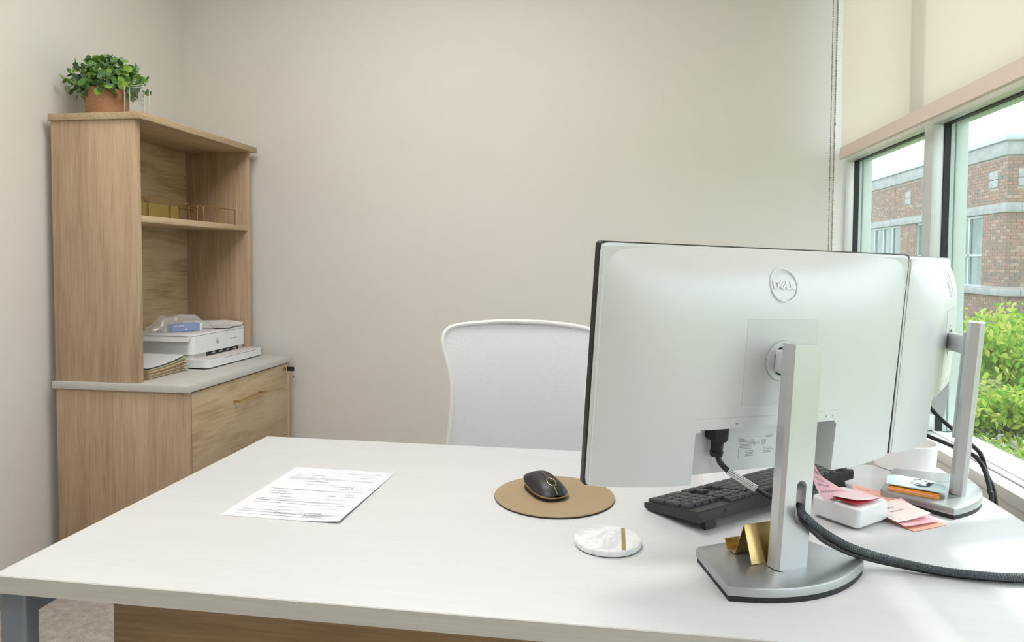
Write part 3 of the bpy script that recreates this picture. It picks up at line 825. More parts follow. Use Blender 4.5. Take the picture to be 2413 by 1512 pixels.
def bagp(u, v):
    x = -.150+.26*u; y = -.05+.10*v
    e = min(1, 4.5*min(u, 1-u))*min(1, 4.5*min(v, 1-v))
    h = .004+.062*e*(1-.35*abs(u-.5))
    h += .012*mnoise.noise(Vector((u*7, v*5, 1.3)))*(.4+e)
    if u < .2: h += .020*(1-u/.2)*(.5+mnoise.noise(Vector((v*6, u*4, 4))))
    return BMx @ Vector((x, y, max(.002, h)))
bgm.grid(bagp, 26, 14)
part_bag = thing('plastic_bag', 'crinkled clear plastic bag over the blue cartridge box', 'bag', (-1.78, 2.60, ZW+.139))
part('film', bgm, film, part_bag, angle=25)
# folders
fcol = [M('folder olive', (.45, .40, .24), .7), M('folder buff', (.60, .47, .28), .7), M('folder orange', (.62, .33, .13), .7), M('folder sage', (.36, .37, .25), .7), M('folder terracotta', (.55, .29, .17), .7)]
FN = ['olive', 'buff', 'orange', 'sage', 'terracotta']
order = [4, 3, 1, 4, 0, 3, 2, 1, 0, 3]
FLAB = ['%s hanging folder lying on the worktop at the stack bottom', '%s hanging folder just above the bottom terracotta one', '%s hanging folder below the upper terracotta one in the stack',
        '%s hanging folder between buff and olive in the stack', '%s hanging folder above the upper terracotta one in the stack', '%s hanging folder under the bright orange one in the stack',
        'bright %s hanging folder in the upper half of the stack', '%s hanging folder above the bright orange one in the stack', '%s hanging folder second below the blank white sheet', '%s hanging folder directly under the blank white sheet']
for k, ci in enumerate(order):
    zz = ZW+.001+k*.0036
    t = thing('file_folder', FLAB[k] % FN[ci], 'folder', (-1.73, 2.37, zz), 'folders stacked beside the printer')
    def fn(u, v, zz=zz, k=k):
        x = -1.93+.262*u+.003*sin(k*2.1); y = 2.245+.225*v
        return (x, y, zz+.003+.012*(k/10)*v*v*(1)+.010*v**3*(k/10))
    part('cover', MB().grid(fn, 6, 8, thick=.0026), fcol[ci], t, angle=60)
    tabs = MB(); tp = Vector(fn(1, .90)); tp.x -= .004
    tabs.box(tp.x-.002, tp.x+.014-.0006*k, tp.y+.002+.003*sin(k*1.7), tp.y+.026, tp.z-.0006, tp.z+.0014, .0004)
    part('clear_tab', tabs, MATS['clear plastic film'] if k % 2 else white_pl, t)
def fnp(u, v): 
    return (-1.93+.258*u, 2.247+.215*v, ZW+.0420+.012*v*v+.010*v**3)
t = thing('paper_sheet', 'blank white paper sheet on top of the folder stack', 'paper', (-1.80, 2.36, ZW+.041))
part('sheet', MB().grid(fnp, 8, 10, thick=.0008), paper, t, angle=60)

# ------------------------------------------------------------------ office chair
CX, CYc = -.273, 1.95
oc = thing('office_chair', 'white office chair with mesh back behind the desk', 'chair', (CX, CYc, 0))
outl = [(.0, .9965), (.07, .9955), (.14, .990), (.19, .984), (.217, .974), (.230, .952), (.2285, .925), (.217, .880), (.205, .84), (.199, .80), (.198, .755), (.200, .70), (.206, .645), (.207, .60), (.198, .555), (.17, .53), (.10, .522), (0, .52)]
def backy(x, z): return CYc+.035*(1-(x/.23)**2)+.05*((z-.62)/.38)**2*(1 if z > .62 else .6)
loop = smooth_pts([(CX+x, backy(x, z), z) for x, z in outl], 3)[:-1] + smooth_pts([(CX-x, backy(x, z), z) for x, z in outl[::-1]], 3)[:-1]
chair_w = M('white chair plastic', (.78, .78, .775), .4, var=.01)
part('back_frame', MB().tube(loop, .0068, 10, closed=True), chair_w, oc)
def mesh_mat():
    mt, nt, b, o = new_mat('white chair mesh')
    v = coords(nt, (1, 1, 1))
    wv = nt.nodes.new('ShaderNodeTexChecker'); wv.inputs['Scale'].default_value = 420; nt.links.new(v, wv.inputs['Vector'])
    wv.inputs['Color1'].default_value = (.66, .66, .71, 1); wv.inputs['Color2'].default_value = (.80, .80, .85, 1)
    nt.links.new(wv.outputs['Color'], b.inputs['Base Color']); b.inputs['Roughness'].default_value = .8
    b.inputs['Specular IOR Level'].default_value = .2
    return mt
def halfw(z):
    pts = [(.9965, 0)]+[(z_, x_) for x_, z_ in outl[1:-1]]+[(.52, 0)]
    for (za, xa), (zb, xb) in zip(pts[:-1], pts[1:]):
        if zb <= z <= za: return xa+(xb-xa)*((za-z)/(za-zb+1e-9))
    return 0
def mfn(u, v):
    z = .525+(.992-.525)*v; hw = halfw(z)
    x = (2*u-1)*hw; return (CX+x, backy(x, z)-.001+.006*(1-(2*u-1)**2), z)
part('mesh_back', MB().grid(mfn, 24, 40, thick=.0015), mesh_mat(), oc, 'white woven mesh backrest')
st = MB(); st.prism(rrect(-.24, .24, -.42, .07, .07, 6), .42, .485, .02, Matrix.Translation((CX, CYc-.01, 0)), seg=3); part('seat', st, chair_w, oc)
part('back_bracket', MB().tube(smooth_pts([(CX, CYc-.12, .40), (CX, CYc+.08, .42), (CX, CYc+.075, .60)], 5), .022, 10), chair_w, oc)
part('gas_lift', MB().tube([(CX, CYc-.18, .09), (CX, CYc-.18, .42)], .026, 16), chrome, oc)
for k in range(5):
    a = 2*pi*k/5+.3; e = Vector((CX+.29*cos(a), CYc-.18+.29*sin(a), .075))
    part('base_leg', MB().tube([(CX, CYc-.18, .10), e], [.026, .015], 10), chair_w, oc)
    cs = part('caster', MB().tube([e+Vector((-.012*sin(a), .012*cos(a), -.047)), e+Vector((.012*sin(a), -.012*cos(a), -.047))], .028, 16), black_pl, oc)

# ------------------------------------------------------------------ things lying on the desk
random.seed(11)
form = []
for yv in (.05, .085, .13, .15, .20, .26, .30, .33, .37, .43, .47, .52, .58, .64, .70, .74, .78, .83, .87, .91):
    x = .10
    while x < .86:
        l_ = random.uniform(.04, .30)
        if random.random() < .62: form.append((x, min(.90, x+l_), yv, random.choice((.0030, .0030, .0055))))
        x += l_+random.uniform(.01, .10)
for yv in (.095, .305, .525, .76): form.append((.08, .92, yv, .0026))
sheet('paper_form', 'printed white form with handwriting lying alone on the open desktop', 'paper', (-.5535, 1.2065), radians(-1.2), .2175, .276, paper, DZ+.0006,
      lines=form, curl=lambda u, v: .004*max(0, (u-.6)/.4)**2*(1-v), writing=[(.66, .84, .075, .012, .012), (.40, .50, .10, .012, .012), (.60, .80, .115, .012, .012), (.62, .80, .62, .012, .012)], linemat=ink)
pd = thing('mouse_pad', 'round tan leather mouse pad with stitched rim', 'mouse pad', (-.105, 1.257, DZ))
PM = Matrix.Translation((-.105, 1.257, DZ))
part('rubber_base', MB().lathe([(0, 0), (.111, 0), (.1118, .001), (.1118, .003), (0, .003)], 72, PM), M('dark brown rubber', (.03, .02, .015), .7), pd)
part('leather_top', MB().lathe([(0, .003), (.1118, .003), (.1112, .0042), (.108, .0046), (0, .0046)], 72, PM), leather, pd)
stt = MB()
for k in range(150):
    a = 2*pi*k/150; da = 2*pi/150*.32
    stt.tube([PM @ Vector((.1065*cos(a-da), .1065*sin(a-da), .0048)), PM @ Vector((.1065*cos(a+da), .1065*sin(a+da), .0048))], .0004, 4)
part('stitching', stt, M('tan thread', (.66, .54, .36), .8), pd)
# mouse
ms = thing('mouse', 'black computer mouse with gold trim on the round leather pad', 'mouse', (-.128, 1.285, DZ+.0048))
MA = math.atan2(1.222-1.340, -.090+.160)
MM = rotz((-.1245, 1.267, DZ+.0048), MA)          # local x points from tail to the wheel end
L2, W2 = .058, .0325
def mouse_w(x):
    s = x/L2; return W2*(1-abs(s)**3.0)**.42*(1.0+.06*s)
def mouse_h(x):
    s = x/L2; return .034-.010*((s+.25)**2)/(1.25**2)*1.5 if s > -.25 else .034-.014*((s+.25)**2)/(.75**2)
def mshell(z_scale, z_off, inset):
    def fn(u, v):
        a = pi*u; x = L2*cos(a)*(1-inset); hw = max(1e-5, mouse_w(L2*cos(a)*.9999))*(1-inset)
        y = (2*v-1)*hw; s = (2*v-1)
        return (x, y)
    return fn
def dome(zb, rise, inset, n=28, m_=14):
    vs_ = []; fs = []
    mb = MB()
    def fn(u, v):
        x = -L2*(1-inset)*cos(pi*u); hw = max(1e-4, mouse_w(x*.9995))*(1-inset); s = 2*v-1
        y = sin(s*pi/2)*hw
        h = mouse_h(x)*rise
        edge = (1-min(1, abs(sin(s*pi/2)))**3.0)*(1-abs(x/(L2*(1-inset)))**6*.75)
        return MM @ Vector((x, y, zb(x)+(h-zb(x))*edge))
    return mb.grid(fn, n, m_)
def mbelt(zlo, zhi, inset, outset=0):
    mb = MB(); n = 56; ring_l = []; ring_h = []
    for k in range(n):
        a = 2*pi*k/n; x = L2*cos(a)*(1-inset)+0; hw = max(1e-4, mouse_w(L2*.9995*cos(a)))*(1-inset)
        y = hw*(1 if sin(a) >= 0 else -1) if abs(sin(a)) > 1e-6 else 0
        ring_l.append(MM @ Vector((x*(1+outset), y*(1+outset), zlo(x)))); ring_h.append(MM @ Vector((x*(1+outset), y*(1+outset), zhi(x))))
    vs_ = ring_l+ring_h; fs = [(k, (k+1) % n, n+(k+1) % n, n+k) for k in range(n)]
    fs.append(tuple(range(n))[::-1]); fs.append(tuple(range(n, 2*n)))
    return mb.add(vs_, fs)
zt_ = lambda x: .0115-.004*(x/L2)+.004*max(0, -x/L2)**2
part('lower_body', mbelt(lambda x: .0008, lambda x: zt_(x)-.001, .06), black_mt, ms)
part('gold_trim', mbelt(lambda x: zt_(x)-.001, lambda x: zt_(x)+.0012, .0, .012), gold, ms)
part('top_shell', dome(lambda x: zt_(x)+.001, 1.0, .012), M('mouse black', (.014, .015, .019), .42), ms)
ln = MB()
def top_z(x): 
    e = 1-abs(x/(L2*.988))**6*.75; zb = zt_(x)+.001; return zb+(mouse_h(x)-zb)*e+.0003
ln.tube([MM @ Vector((x_, 0, top_z(x_))) for x_ in [-.016+.0055*k for k in range(7)]], .0008, 6)
ln.tube([MM @ Vector((x_, 0, top_z(x_))) for x_ in [.041+.0029*k for k in range(6)]], .0008, 6)
part('gold_line', ln, gold, ms)
part('wheel_ring', MB().tube([MM @ Vector((.029+.0115*cos(2*pi*k/28), .0078*sin(2*pi*k/28), top_z(.029+.0115*cos(2*pi*k/28))-.0002)) for k in range(28)], .0010, 6, closed=True), gold, ms)
part('wheel', MB().tube([MM @ Vector((.029, -.0035, top_z(.029)-.0035)), MM @ Vector((.029, .0035, top_z(.029)-.0035))], .0062, 20), black_mt, ms)
# coaster
def marble_mat():
    mt, nt, b, o = new_mat('white marble')
    v = coords(nt)
    f = noise_node(nt, v, 18, 6, .6, 2.5)
    nt.links.new(ramp(nt, f, [(.40, (.62, .65, .67)), (.50, (.78, .79, .80)), (.62, (.82, .82, .82))]), b.inputs['Base Color'])
    b.inputs['Roughness'].default_value = .3; return mt
ct = thing('coaster', 'round white marble coaster with a gold inlay strip', 'coaster', (-.005, 1.058, DZ))
CM = Matrix.Translation((-.005, 1.058, DZ))
part('disc', MB().lathe([(0, .001), (.050, .001), (.0515, .002), (.052, .0035), (.052, .0085), (.0512, .0098), (.0495, .0102), (0, .0102)], 72, CM), marble_mat(), ct)
part('felt', MB().lathe([(0, 0), (.050, 0), (.050, .001), (0, .001)], 48, CM), M('grey felt', (.12, .12, .12), .9), ct)
part('gold_strip', MB().box(.0215, .0275, -.0425, .0425, .0100, .0105, 0, CM), gold, ct, 'thin gold inlay strip')
# paper behind the keyboard
sheet('paper_sheet', 'upper printed sheet lying behind the keyboard', 'paper', (.322, 1.468), radians(1), .279, .2, paper, DZ+.0014, lines=text_lines(10, .1, .9, .4), linemat=M('light print', (.55, .62, .62), .8))
sheet('paper_sheet', 'lower sheet peeking out under the printed sheet behind the keyboard', 'paper', (.316, 1.470), radians(-.5), .279, .2, paper2, DZ+.0006)

# ------------------------------------------------------------------ keyboard
KO = Vector((.142, 1.122, 0)); KA = radians(41.2)
e1 = Vector((cos(KA), sin(KA), 0)); e2 = Vector((-sin(KA), cos(KA), 0))
KW, KD = .437, .128
tl = math.atan2(.0165, KD)
kx = -e1; ky = (-e2*cos(tl)+Vector((0, 0, 1))*sin(tl)); kz = kx.cross(ky)
# keyboard frame: origin at the user-side left corner, x to the user's right, y to the rear row, z up out of the keys
KM = frame_mtx(KO+e1*KW+e2*KD*cos(tl)+Vector((0, 0, DZ+.0042)), kx, ky, kz)
kb = thing('keyboard', 'black full size keyboard with numeric pad on the desk', 'keyboard', (KO+e1*KW/2+e2*KD/2+Vector((0, 0, DZ))))
cs = MB(); cs.prism([(0, 0), (.010, -.0025), (KD-.018, -.004), (KD-.002, -.004), (KD, .006), (KD, .0125), (KD-.002, .0145), (.003, .0095), (0, .008)], 0, KW, 0,
    KM @ Matrix(((0, 0, 1, 0), (1, 0, 0, 0), (0, 1, 0, 0), (0, 0, 0, 1))))
part('case', cs, kb_mat, kb, angle=25)
for fx in (.02, KW-.045):
    part('foot', MB().prism([(KD-.022, -.004), (KD-.008, -.004), (KD-.006, -.0185), (KD-.013, -.0185)], fx, fx+.025, 0, KM @ Matrix(((0, 0, 1, 0), (1, 0, 0, 0), (0, 1, 0, 0), (0, 0, 0, 1)))), black_mt, kb)
U = .0190
kmesh = {}
def key_mesh(wu, hu):
    if (wu, hu) in kmesh: return kmesh[wu, hu]
    me = bpy.data.meshes.new('key'); mb = MB()
    w_ = wu*U-.0030; h_ = hu*U-.0030; t = .0011
    mb.prism([(0, 0), (w_, 0), (w_, h_), (0, h_)], 0, .0001)
    mb = MB()
    lo_ = rrect(0, w_, 0, h_, .0012, 2); hi = rrect(t, w_-t, t*.6, h_-t*1.2, .0014, 2); n = len(lo_)
    vs_ = [(x, y, 0) for x, y in lo_]+[(x, y, .0042) for x, y in lo_]+[(x+(a-x)*.6, y+(b-y)*.6, .0058) for (x, y), (a, b) in zip(lo_, hi)]+[(a, b, .0061) for a, b in hi]
    fs = []
    for q_ in range(3):
        for k in range(n): fs.append((q_*n+k, q_*n+(k+1) % n, (q_+1)*n+(k+1) % n, (q_+1)*n+k))
    fs.append(tuple(range(3*n, 4*n)))
    mb.add(vs_, fs)
    me.from_pydata([tuple(v) for v in mb.v], [], mb.f); me.materials.append(key_mat); finish(me, 40)
    kmesh[wu, hu] = me; return me
slope = (.0145-.0095)/(KD-.005)
def put_key(col, row, wu, hu=1):
    x = .0065+col*U; y = .0055+row*U
    o = bpy.data.objects.new('key', key_mesh(wu, hu)); COL.objects.link(o); o.parent = kb
    mm = KM @ Matrix.Translation((x, y, .0092+slope*y)) @ Matrix.Rotation(math.atan(slope), 4, 'X')
    mm.translation -= BASE[kb]; o.matrix_local = mm
rows = {0: [1.25, 1.25, 1.25, 6.25, 1.25, 1.25, 1.25, 1.25], 1: [2.25]+[1]*10+[2.75], 2: [1.75]+[1]*11+[2.25], 3: [1.5]+[1]*12+[1.5], 4: [1]*13+[2]}
for r_, ws in rows.items():
    c_ = 0
    for wu in ws: put_key(c_, r_, wu); c_ += wu
YF5 = 5.15
put_key(0, YF5, 1)
for g, c0 in enumerate((2, 6.5, 11)):
    for k in range(4): put_key(c0+k, YF5, 1)
for k in range(3):
    put_key(15.2+k, YF5, 1); put_key(15.2+k, 4, 1); put_key(15.2+k, 3, 1); put_key(15.2+k, 0, 1)
put_key(16.2, 1, 1)
for k in range(4): put_key(18.45+k, 4, 1)
for r_ in (3, 2, 1):
    for k in range(3): put_key(18.45+k, r_, 1)
put_key(21.45, 2, 1, 2); put_key(21.45, 0, 1, 2); put_key(18.45, 0, 2); put_key(20.45, 0, 1)
lockm = MB()
LKM = KM @ frame_mtx((KW-.062, KD+.0001, .005), (-1, 0, 0), (0, 0, 1), (0, 1, 0))
stroke2(lockm, circ(0, .0005, .0026, 12, 0, 180), .0014, LKM, .0003); stroke2(lockm, [(-.0026, .0005), (-.0026, -.0025)], .0014, LKM, .0003); stroke2(lockm, [(.0026, .0005), (.0026, -.0025)], .0014, LKM, .0003)
part('cable_groove', lockm, black_pl, kb)

# ------------------------------------------------------------------ monitors
MH, MT = .336, .042
def eval_bool(mb, cut):
    def closed(b_, nm):
        m_ = bpy.data.meshes.new(nm); m_.from_pydata([tuple(v) for v in b_.v], [], b_.f)
        q_ = bmesh.new(); q_.from_mesh(m_); bmesh.ops.recalc_face_normals(q_, faces=q_.faces[:]); q_.to_mesh(m_); q_.free(); m_.update(); return m_
    me = closed(mb, 'tmp'); mc = closed(cut, 'tmpc')
    a = bpy.data.objects.new('tmp', me); b = bpy.data.objects.new('tmpc', mc); COL.objects.link(a); COL.objects.link(b)
    md = a.modifiers.new('b', 'BOOLEAN'); md.operation = 'DIFFERENCE'; md.object = b; md.solver = 'EXACT'
    dg = bpy.context.evaluated_depsgraph_get(); ev = a.evaluated_get(dg); m2 = bpy.data.meshes.new_from_object(ev)
    out = MB(); out.add([v.co.copy() for v in m2.vertices], [tuple(p.vertices) for p in m2.polygons])
    for o in (a, b): bpy.data.objects.remove(o)
    for x in (me, mc, m2): bpy.data.meshes.remove(x)
    return out
def dell(mb, F, r, ex=.0006):
    stroke2(mb, circ(0, 0, r, 48), r*.085, F, ex)
    s = r*.66/1.0; h = r*.33; y0 = -h*.62; y1 = y0+h*1.24; wd = r*.105
    def S(p): stroke2(mb, [(x*s, y) for x, y in p], wd, F, ex)
    S([(-1.15, y0), (-1.15, y1), (-.85, y1), (-.68, y1*.55), (-.68, y0*.55), (-.85, y0), (-1.15, y0)])
    # tilted E made of three slanted bars
    cx_ = -.22; d = .33
    yc = (y0+y1)/2
    S([(cx_-d, yc), (cx_+.02, y1+.0012*r/.026)]); S([(cx_-d, yc), (cx_+.0, y0-.0012*r/.026)]); S([(cx_+.0, y0-.0012*r/.026), (cx_+d, yc)])
    S([(cx_-d*.45, yc+(y0-yc)*.45), (cx_+d*.55, yc+(y1-yc)*.62)])
    S([(.28, y1), (.28, y0), (.62, y0)]); S([(.80, y1), (.80, y0), (1.14, y0)])
def make_monitor(label, foot, byaw, C, pyaw, tilt, roll, top, MW, boff=(0, 0)):
    foot = Vector(foot); C = Vector(C); top = Vector(top)
    t = thing('monitor', label, 'monitor', (foot.x, foot.y, DZ), 'pair of silver monitors on the desk')
    # stand base: wide curved rear edge, narrower straight front
    a = Vector((cos(byaw), sin(byaw), 0)); n = Vector((-sin(byaw), cos(byaw), 0))
    BMt = frame_mtx((foot.x+boff[0], foot.y+boff[1], DZ), a, n, (0, 0, 1))
    arc = [(-.1165+.233*k/24, -.010-.036*(1-((k-12)/12)**2)) for k in range(25)]
    poly = arc+[(.084, .104), (.078, .108), (-.078, .108), (-.084, .104)]
    part('base_pad', MB().prism([(x*.985, y*.985) for x, y in poly], 0, .008, 0, BMt), black_mt, t, angle=20)
    part('base_plate', MB().prism(poly, .008, .020, .0022, BMt, top_only=True), base_m, t, 'silver base plate with curved rear edge', angle=25)
    # riser with cable slot
    ax = (top-Vector((foot.x, foot.y, DZ+.020))); Lr = ax.length; ez = ax.normalized()
    ey = (n-ez*n.dot(ez)).normalized(); ex = ey.cross(ez)
    RM = frame_mtx((foot.x, foot.y, DZ+.0195), ex, ey, ez)
    sec = [(-.0235, 0), (.0235, 0), (.027, .006), (.027, .020), (.022, .026), (-.022, .026), (-.027, .020), (-.027, .006)]
    rb = MB().prism(sec, 0, Lr, .0025, RM, top_only=True)
    slot = [(.004+x, z) for x, z in [(.0085*cos(radians(k*15)), .0925+.0215+.0085*sin(radians(k*15))) for k in range(13)]+[(.0085*cos(radians(180+k*15)), .0925-.0215+.0085*sin(radians(180+k*15))) for k in range(13)]]
    cutm = MB().prism(slot, -.05, .08, 0, RM @ Matrix(((1, 0, 0, 0), (0, 0, 1, 0), (0, 1, 0, 0), (0, 0, 0, 1))))
    part('riser', eval_bool(rb, cutm), silver, t, 'tall silver riser with a cable slot', angle=25)
    part('slide', MB().box(-.014, .014, .0262, .031, .10, Lr-.02, .001, RM), silver, t)
    # screen unit
    pa = Vector((cos(pyaw), sin(pyaw), 0)); pn_ = Vector((-sin(pyaw), cos(pyaw), 0))
    u = Vector((0, 0, 1))*cos(tilt)-pn_*sin(tilt)
    A = pa*cos(roll)+u*sin(roll); Uv = u*cos(roll)-pa*sin(roll); N = A.cross(Uv)
    P = frame_mtx(C, A, Uv, N)            # z of this frame points out of the back of the screen
    hw, hh = MW/2, MH/2
    def thick(x, y):
        g = 1-min(1, abs(x/hw))**3.4
        q_ = min(1, max(0, (y/hh+1)/2)); h = 1-q_**9
        return MT*g*h*(1-.06*((1-q_)**6))+.0006
    cl, cr, cv = -.1385, .1215, -.088
    xs = sorted(set([round(-hw+MW*k/44, 5) for k in range(45)]+[cl, cl+.004, cl+.012, cr, cr-.004, cr-.012]))
    ysv = sorted(set([round(-hh+MH*k/30, 5) for k in range(31)]+[cv, cv-.004, cv-.012]))
    bm = bmesh.new(); V = {}
    r_ = .006
    for j, y in enumerate(ysv):
        for i, x in enumerate(xs):
            X_, Y_ = x, y
            if abs(abs(X_)-hw) < 1e-4 and abs(abs(Y_)-hh) < 1e-4: X_ = math.copysign(hw-r_*.35, X_); Y_ = math.copysign(hh-r_*.35, Y_)
            # soften the two upper corners of the port bay
            V[i, j] = bm.verts.new((X_, Y_, thick(x, y)))
    for j in range(len(ysv)-1):
        for i in range(len(xs)-1):
            xm = (xs[i]+xs[i+1])/2; ym = (ysv[j]+ysv[j+1])/2
            if cl < xm < cr and ym < cv:
                dx = min(xm-cl, cr-xm); dy = cv-ym
                if not (dx < .012 and dy < .012 and (dx < .004 and dy < .012 and dy < .006 or dy < .004 and dx < .008)): continue
            bm.faces.new((V[i, j], V[i+1, j], V[i+1, j+1], V[i, j+1]))
    lone = [v for v in bm.verts if not v.link_faces]
    bmesh.ops.delete(bm, geom=lone, context='VERTS')
    # walls from every open edge down to the panel plane
    be = [e for e in bm.edges if len(e.link_faces) == 1]
    ret = bmesh.ops.extrude_edge_only(bm, edges=be)
    for v in [g for g in ret['geom'] if isinstance(g, bmesh.types.BMVert)]: v.co.z = -.0005
    bmesh.ops.recalc_face_normals(bm, faces=bm.faces[:])
    sh = MB().addbm(bm, P)
    shell = part('back_shell', sh, shell_m, t, 'satin silver back shell', angle=30)
    part('bay_panel', MB().prism(rrect(-hw+.004, hw-.004, -hh, hh-.004, .003, 2), -.001, .0035, 0, P), shell_in, t)
    part('bezel', MB().prism(rrect(-hw-.0022, hw+.0022, -hh-.0005, hh+.0016, .006), -.011, -.0004, .001, P), black_pl, t, 'thin black screen edge')
    part('screen', MB().box(-hw+.006, hw-.006, -hh+.010, hh-.006, -.0118, -.0108, 0, P), M('dark screen', (.012, .013, .016), .12), t)
    # chamfered lintel above the port bay, vents, cover, logo
    def onsh(x, y, lift=.0003): return P @ Vector((x, y, thick(x, y)+lift))
    def line(pts, rad=.00035, n=10):
        out = []
        for (x0, y0), (x1, y1) in zip(pts[:-1], pts[1:]):
            for k in range(n): out.append(onsh(x0+(x1-x0)*k/n, y0+(y1-y0)*k/n, -.0001))
        out.append(onsh(*pts[-1], -.0001)); return MB().tube(out, rad, 4)
    seam = M('shell seam', (.45, .46, .46), .6)
    part('cover_seam', line([(-.066, -.056), (-.066, .069), (.0645, .069), (.0645, -.056), (-.066, -.056)]), seam, shell)
    def cov(u_, v_): return onsh(-.066+.1305*u_, -.056+.125*v_, .0003)
    part('stand_cover', MB().grid(cov, 10, 10), M('cover silver', (.66, .68, .68), .5, .2, var=.004), shell)
    part('lintel_seam', line([(cl, cv+.016), (cr, cv+.016)]), seam, shell)
    part('cap_seam', line([(.005, cv+.001), (.009, cv+.013), (.041, cv+.013), (.037, cv+.001)]), M('shell seam dark', (.30, .31, .32), .6), shell)
    for k in (0, 1): part('vent_dot', MB().sphere(onsh(.098+.014*k, cv+.008, -.0008), .0018, 8, 6), seam, shell)
    part('socket_mark', line([(-.073, cv+.006), (-.071, cv+.0075), (-.069, cv+.006), (-.067, cv+.0062)], .0005), MATS['dark print'], shell)
    LF = P @ Matrix.Translation((0, .118, thick(0, .118)+.0002)) @ Matrix.Rotation(-math.atan((thick(0, .130)-thick(0, .106))/.024)*-1, 4, 'X')
    lgm = MB(); dell(lgm, LF, .0245, .0012)
    part('logo', lgm, M('raised logo', (.86, .885, .885), .35, .1), shell, 'raised round maker logo')
    zc = thick(0, .008)
    part('pivot_disc', MB().lathe([(0, 0), (.0290, 0), (.0294, .0008), (.0286, .0014), (0, .0014)], 48, P @ Matrix.Translation((0, .0085, zc))), shell_m, shell)
    part('disc_seam', MB().tube([P @ Vector((.0293*cos(2*pi*k/40), .0085+.0293*sin(2*pi*k/40), zc+.0006)) for k in range(40)], .0004, 4, closed=True), MATS['shell seam dark'], shell)
    part('pivot_slot', MB().prism(rrect(-.0145, .0145, .0085-.021, .0085+.021, .0125, 6), zc+.001, zc+.0022, 0, P), black_mt, shell)
    # arm to the riser
    d0 = P @ Vector((0, .0085, zc-.004))
    k_ = ((d0.z-foot.z-DZ*0)-.0) if False else (d0.z-(DZ+.0195))/ez.z
    d1 = RM @ Vector((0, .020, k_))
    ea = (d1-d0); la = ea.length; ea.normalize(); eu = (Uv-ea*Uv.dot(ea)).normalized(); es = eu.cross(ea)
    part('arm', MB().box(-.0125, .0125, -.0165, .0165, 0, la, .003, frame_mtx(d0, es, eu, ea)), M('arm plastic', (.66, .655, .67), .4, .1), t, 'short pale tilt arm')
    # rating label: print and approval marks
    lab = part('rating_label', MB().box(-.030, .036, -.149, -.117, .0035, .0039, 0, P), M('label silver', (.72, .74, .74), .4), t)
    pm = MB(); LP = P @ Matrix.Translation((0, 0, .0040))
    random.seed(31)
    for k in range(7):
        x = -.028
        while x < -.006:
            l_ = random.uniform(.002, .006); stroke2(pm, [(x, -.1215-k*.0022), (x+l_, -.1215-k*.0022)], .0008, LP, .0001); x += l_+.0012
    stroke2(pm, [(-.028, -.1195), (-.023, -.1195)], .0011, LP, .0001); stroke2(pm, [(.021, -.1185), (.031, -.1185)], .0012, LP, .0001)
    stroke2(pm, [(.0205, -.1165), (.034, -.1165)], .0004, LP, .0001)
    for x0, y0 in ((-.0165, -.1415), (.0175, -.1385)):
        for k in range(4):
            x = x0
            while x < x0+.013:
                l_ = random.uniform(.002, .005); stroke2(pm, [(x, y0-k*.0025+.003), (x+l_, y0-k*.0025+.003)], .0009, LP, .0001); x += l_+.0014
    stroke2(pm, circ(-.0015, -.1275, .0023, 20), .0005, LP, .0001); stroke2(pm, circ(.0055, -.1272, .0021, 20), .0003, LP, .0001); stroke2(pm, circ(.0165, -.1262, .0040, 24), .0005, LP, .0001)
    stroke2(pm, [(-.0025, -.1265), (-.0005, -.1285)], .0006, LP, .0001)
    stroke2(pm, [(.014, -.1255), (.0165, -.1235), (.019, -.1255)], .0007, LP, .0001); stroke2(pm, [(.0145, -.1285), (.0155, -.1265), (.0175, -.1265), (.0185, -.1285)], .0006, LP, .0001)
    part('label_print', pm, M('label print', (.30, .31, .32), .7), lab)
    return P
P1 = make_monitor('silver monitor with black plug under its back, standing beside the keyboard', (.2481, .9671, DZ), radians(29), (.2212, 1.0724, 1.0316), .5253, .073, -.0228, (.2651, .9775, 1.068), .575)
P2 = make_monitor('silver monitor turned edge on beside the window sill', (.6440, 1.3470, DZ), radians(62), (.617, 1.474, 1.0236), radians(60.2), .066, 0.0, (.6620, 1.3385, 1.074), .568, (-.016, .016))

# cables
cab = M('black cable', (.014, .015, .017), .4)
pc = thing('power_cable', 'black power cable with white printed sleeve plugged into the monitor beside the keyboard', 'cable', (.2, 1.0, .86))
part('plug', MB().prism([(-.0122, 0), (.0122, 0), (.0122, -.021), (.008, -.025), (-.008, -.025), (-.0122, -.021)], .004, .028, .002, P1 @ Matrix.Translation((-.083, -.089, 0))), black_mt, pc)
part('plug_grip', MB().tube([P1 @ Vector((-.082, y, .017)) for y in (-.110, -.128, -.129, -.136)], [.0095, .0085, .0098, .0090], 14), black_mt, pc)
cp = [P1 @ Vector((-.081, -.130, .017)), (.1563, 1.0235, .8885), (.1675, 1.0196, .8767), (.1856, 1.0194, .8652), (.2069, 1.0213, .8521), (.2263, 1.0229, .8404),
      (.245, 1.016, .8345), (.2585, 1.000, .8320), (.2605, .985, .8300), (.2590, .968, .8285), (.2650, .9610, .8230), (.2775, .9690, .8110), (.2930, .9850, .7960), (.3345, 1.0125, .7700), (.3870, 1.0320, .7520), (.4515, 1.0275, .7446), (.5015, 1.0195, .7445), (.5620, 1.0205, .7445), (.646, 1.039, .7445), (.716, 1.06, .741), (.735, 1.066, .69), (.74, 1.07, .3)]
sp_ = smooth_pts(cp, 6)
part('cord', MB().tube(sp_, .0043, 10), cab, pc)
i0, i1 = 12, 24
sl = part('printed_sleeve', MB().tube(sp_[i0:i1+1], .0052, 12), white_pl, pc, 'white sleeve with small print')
slp = MB(); random.seed(2)
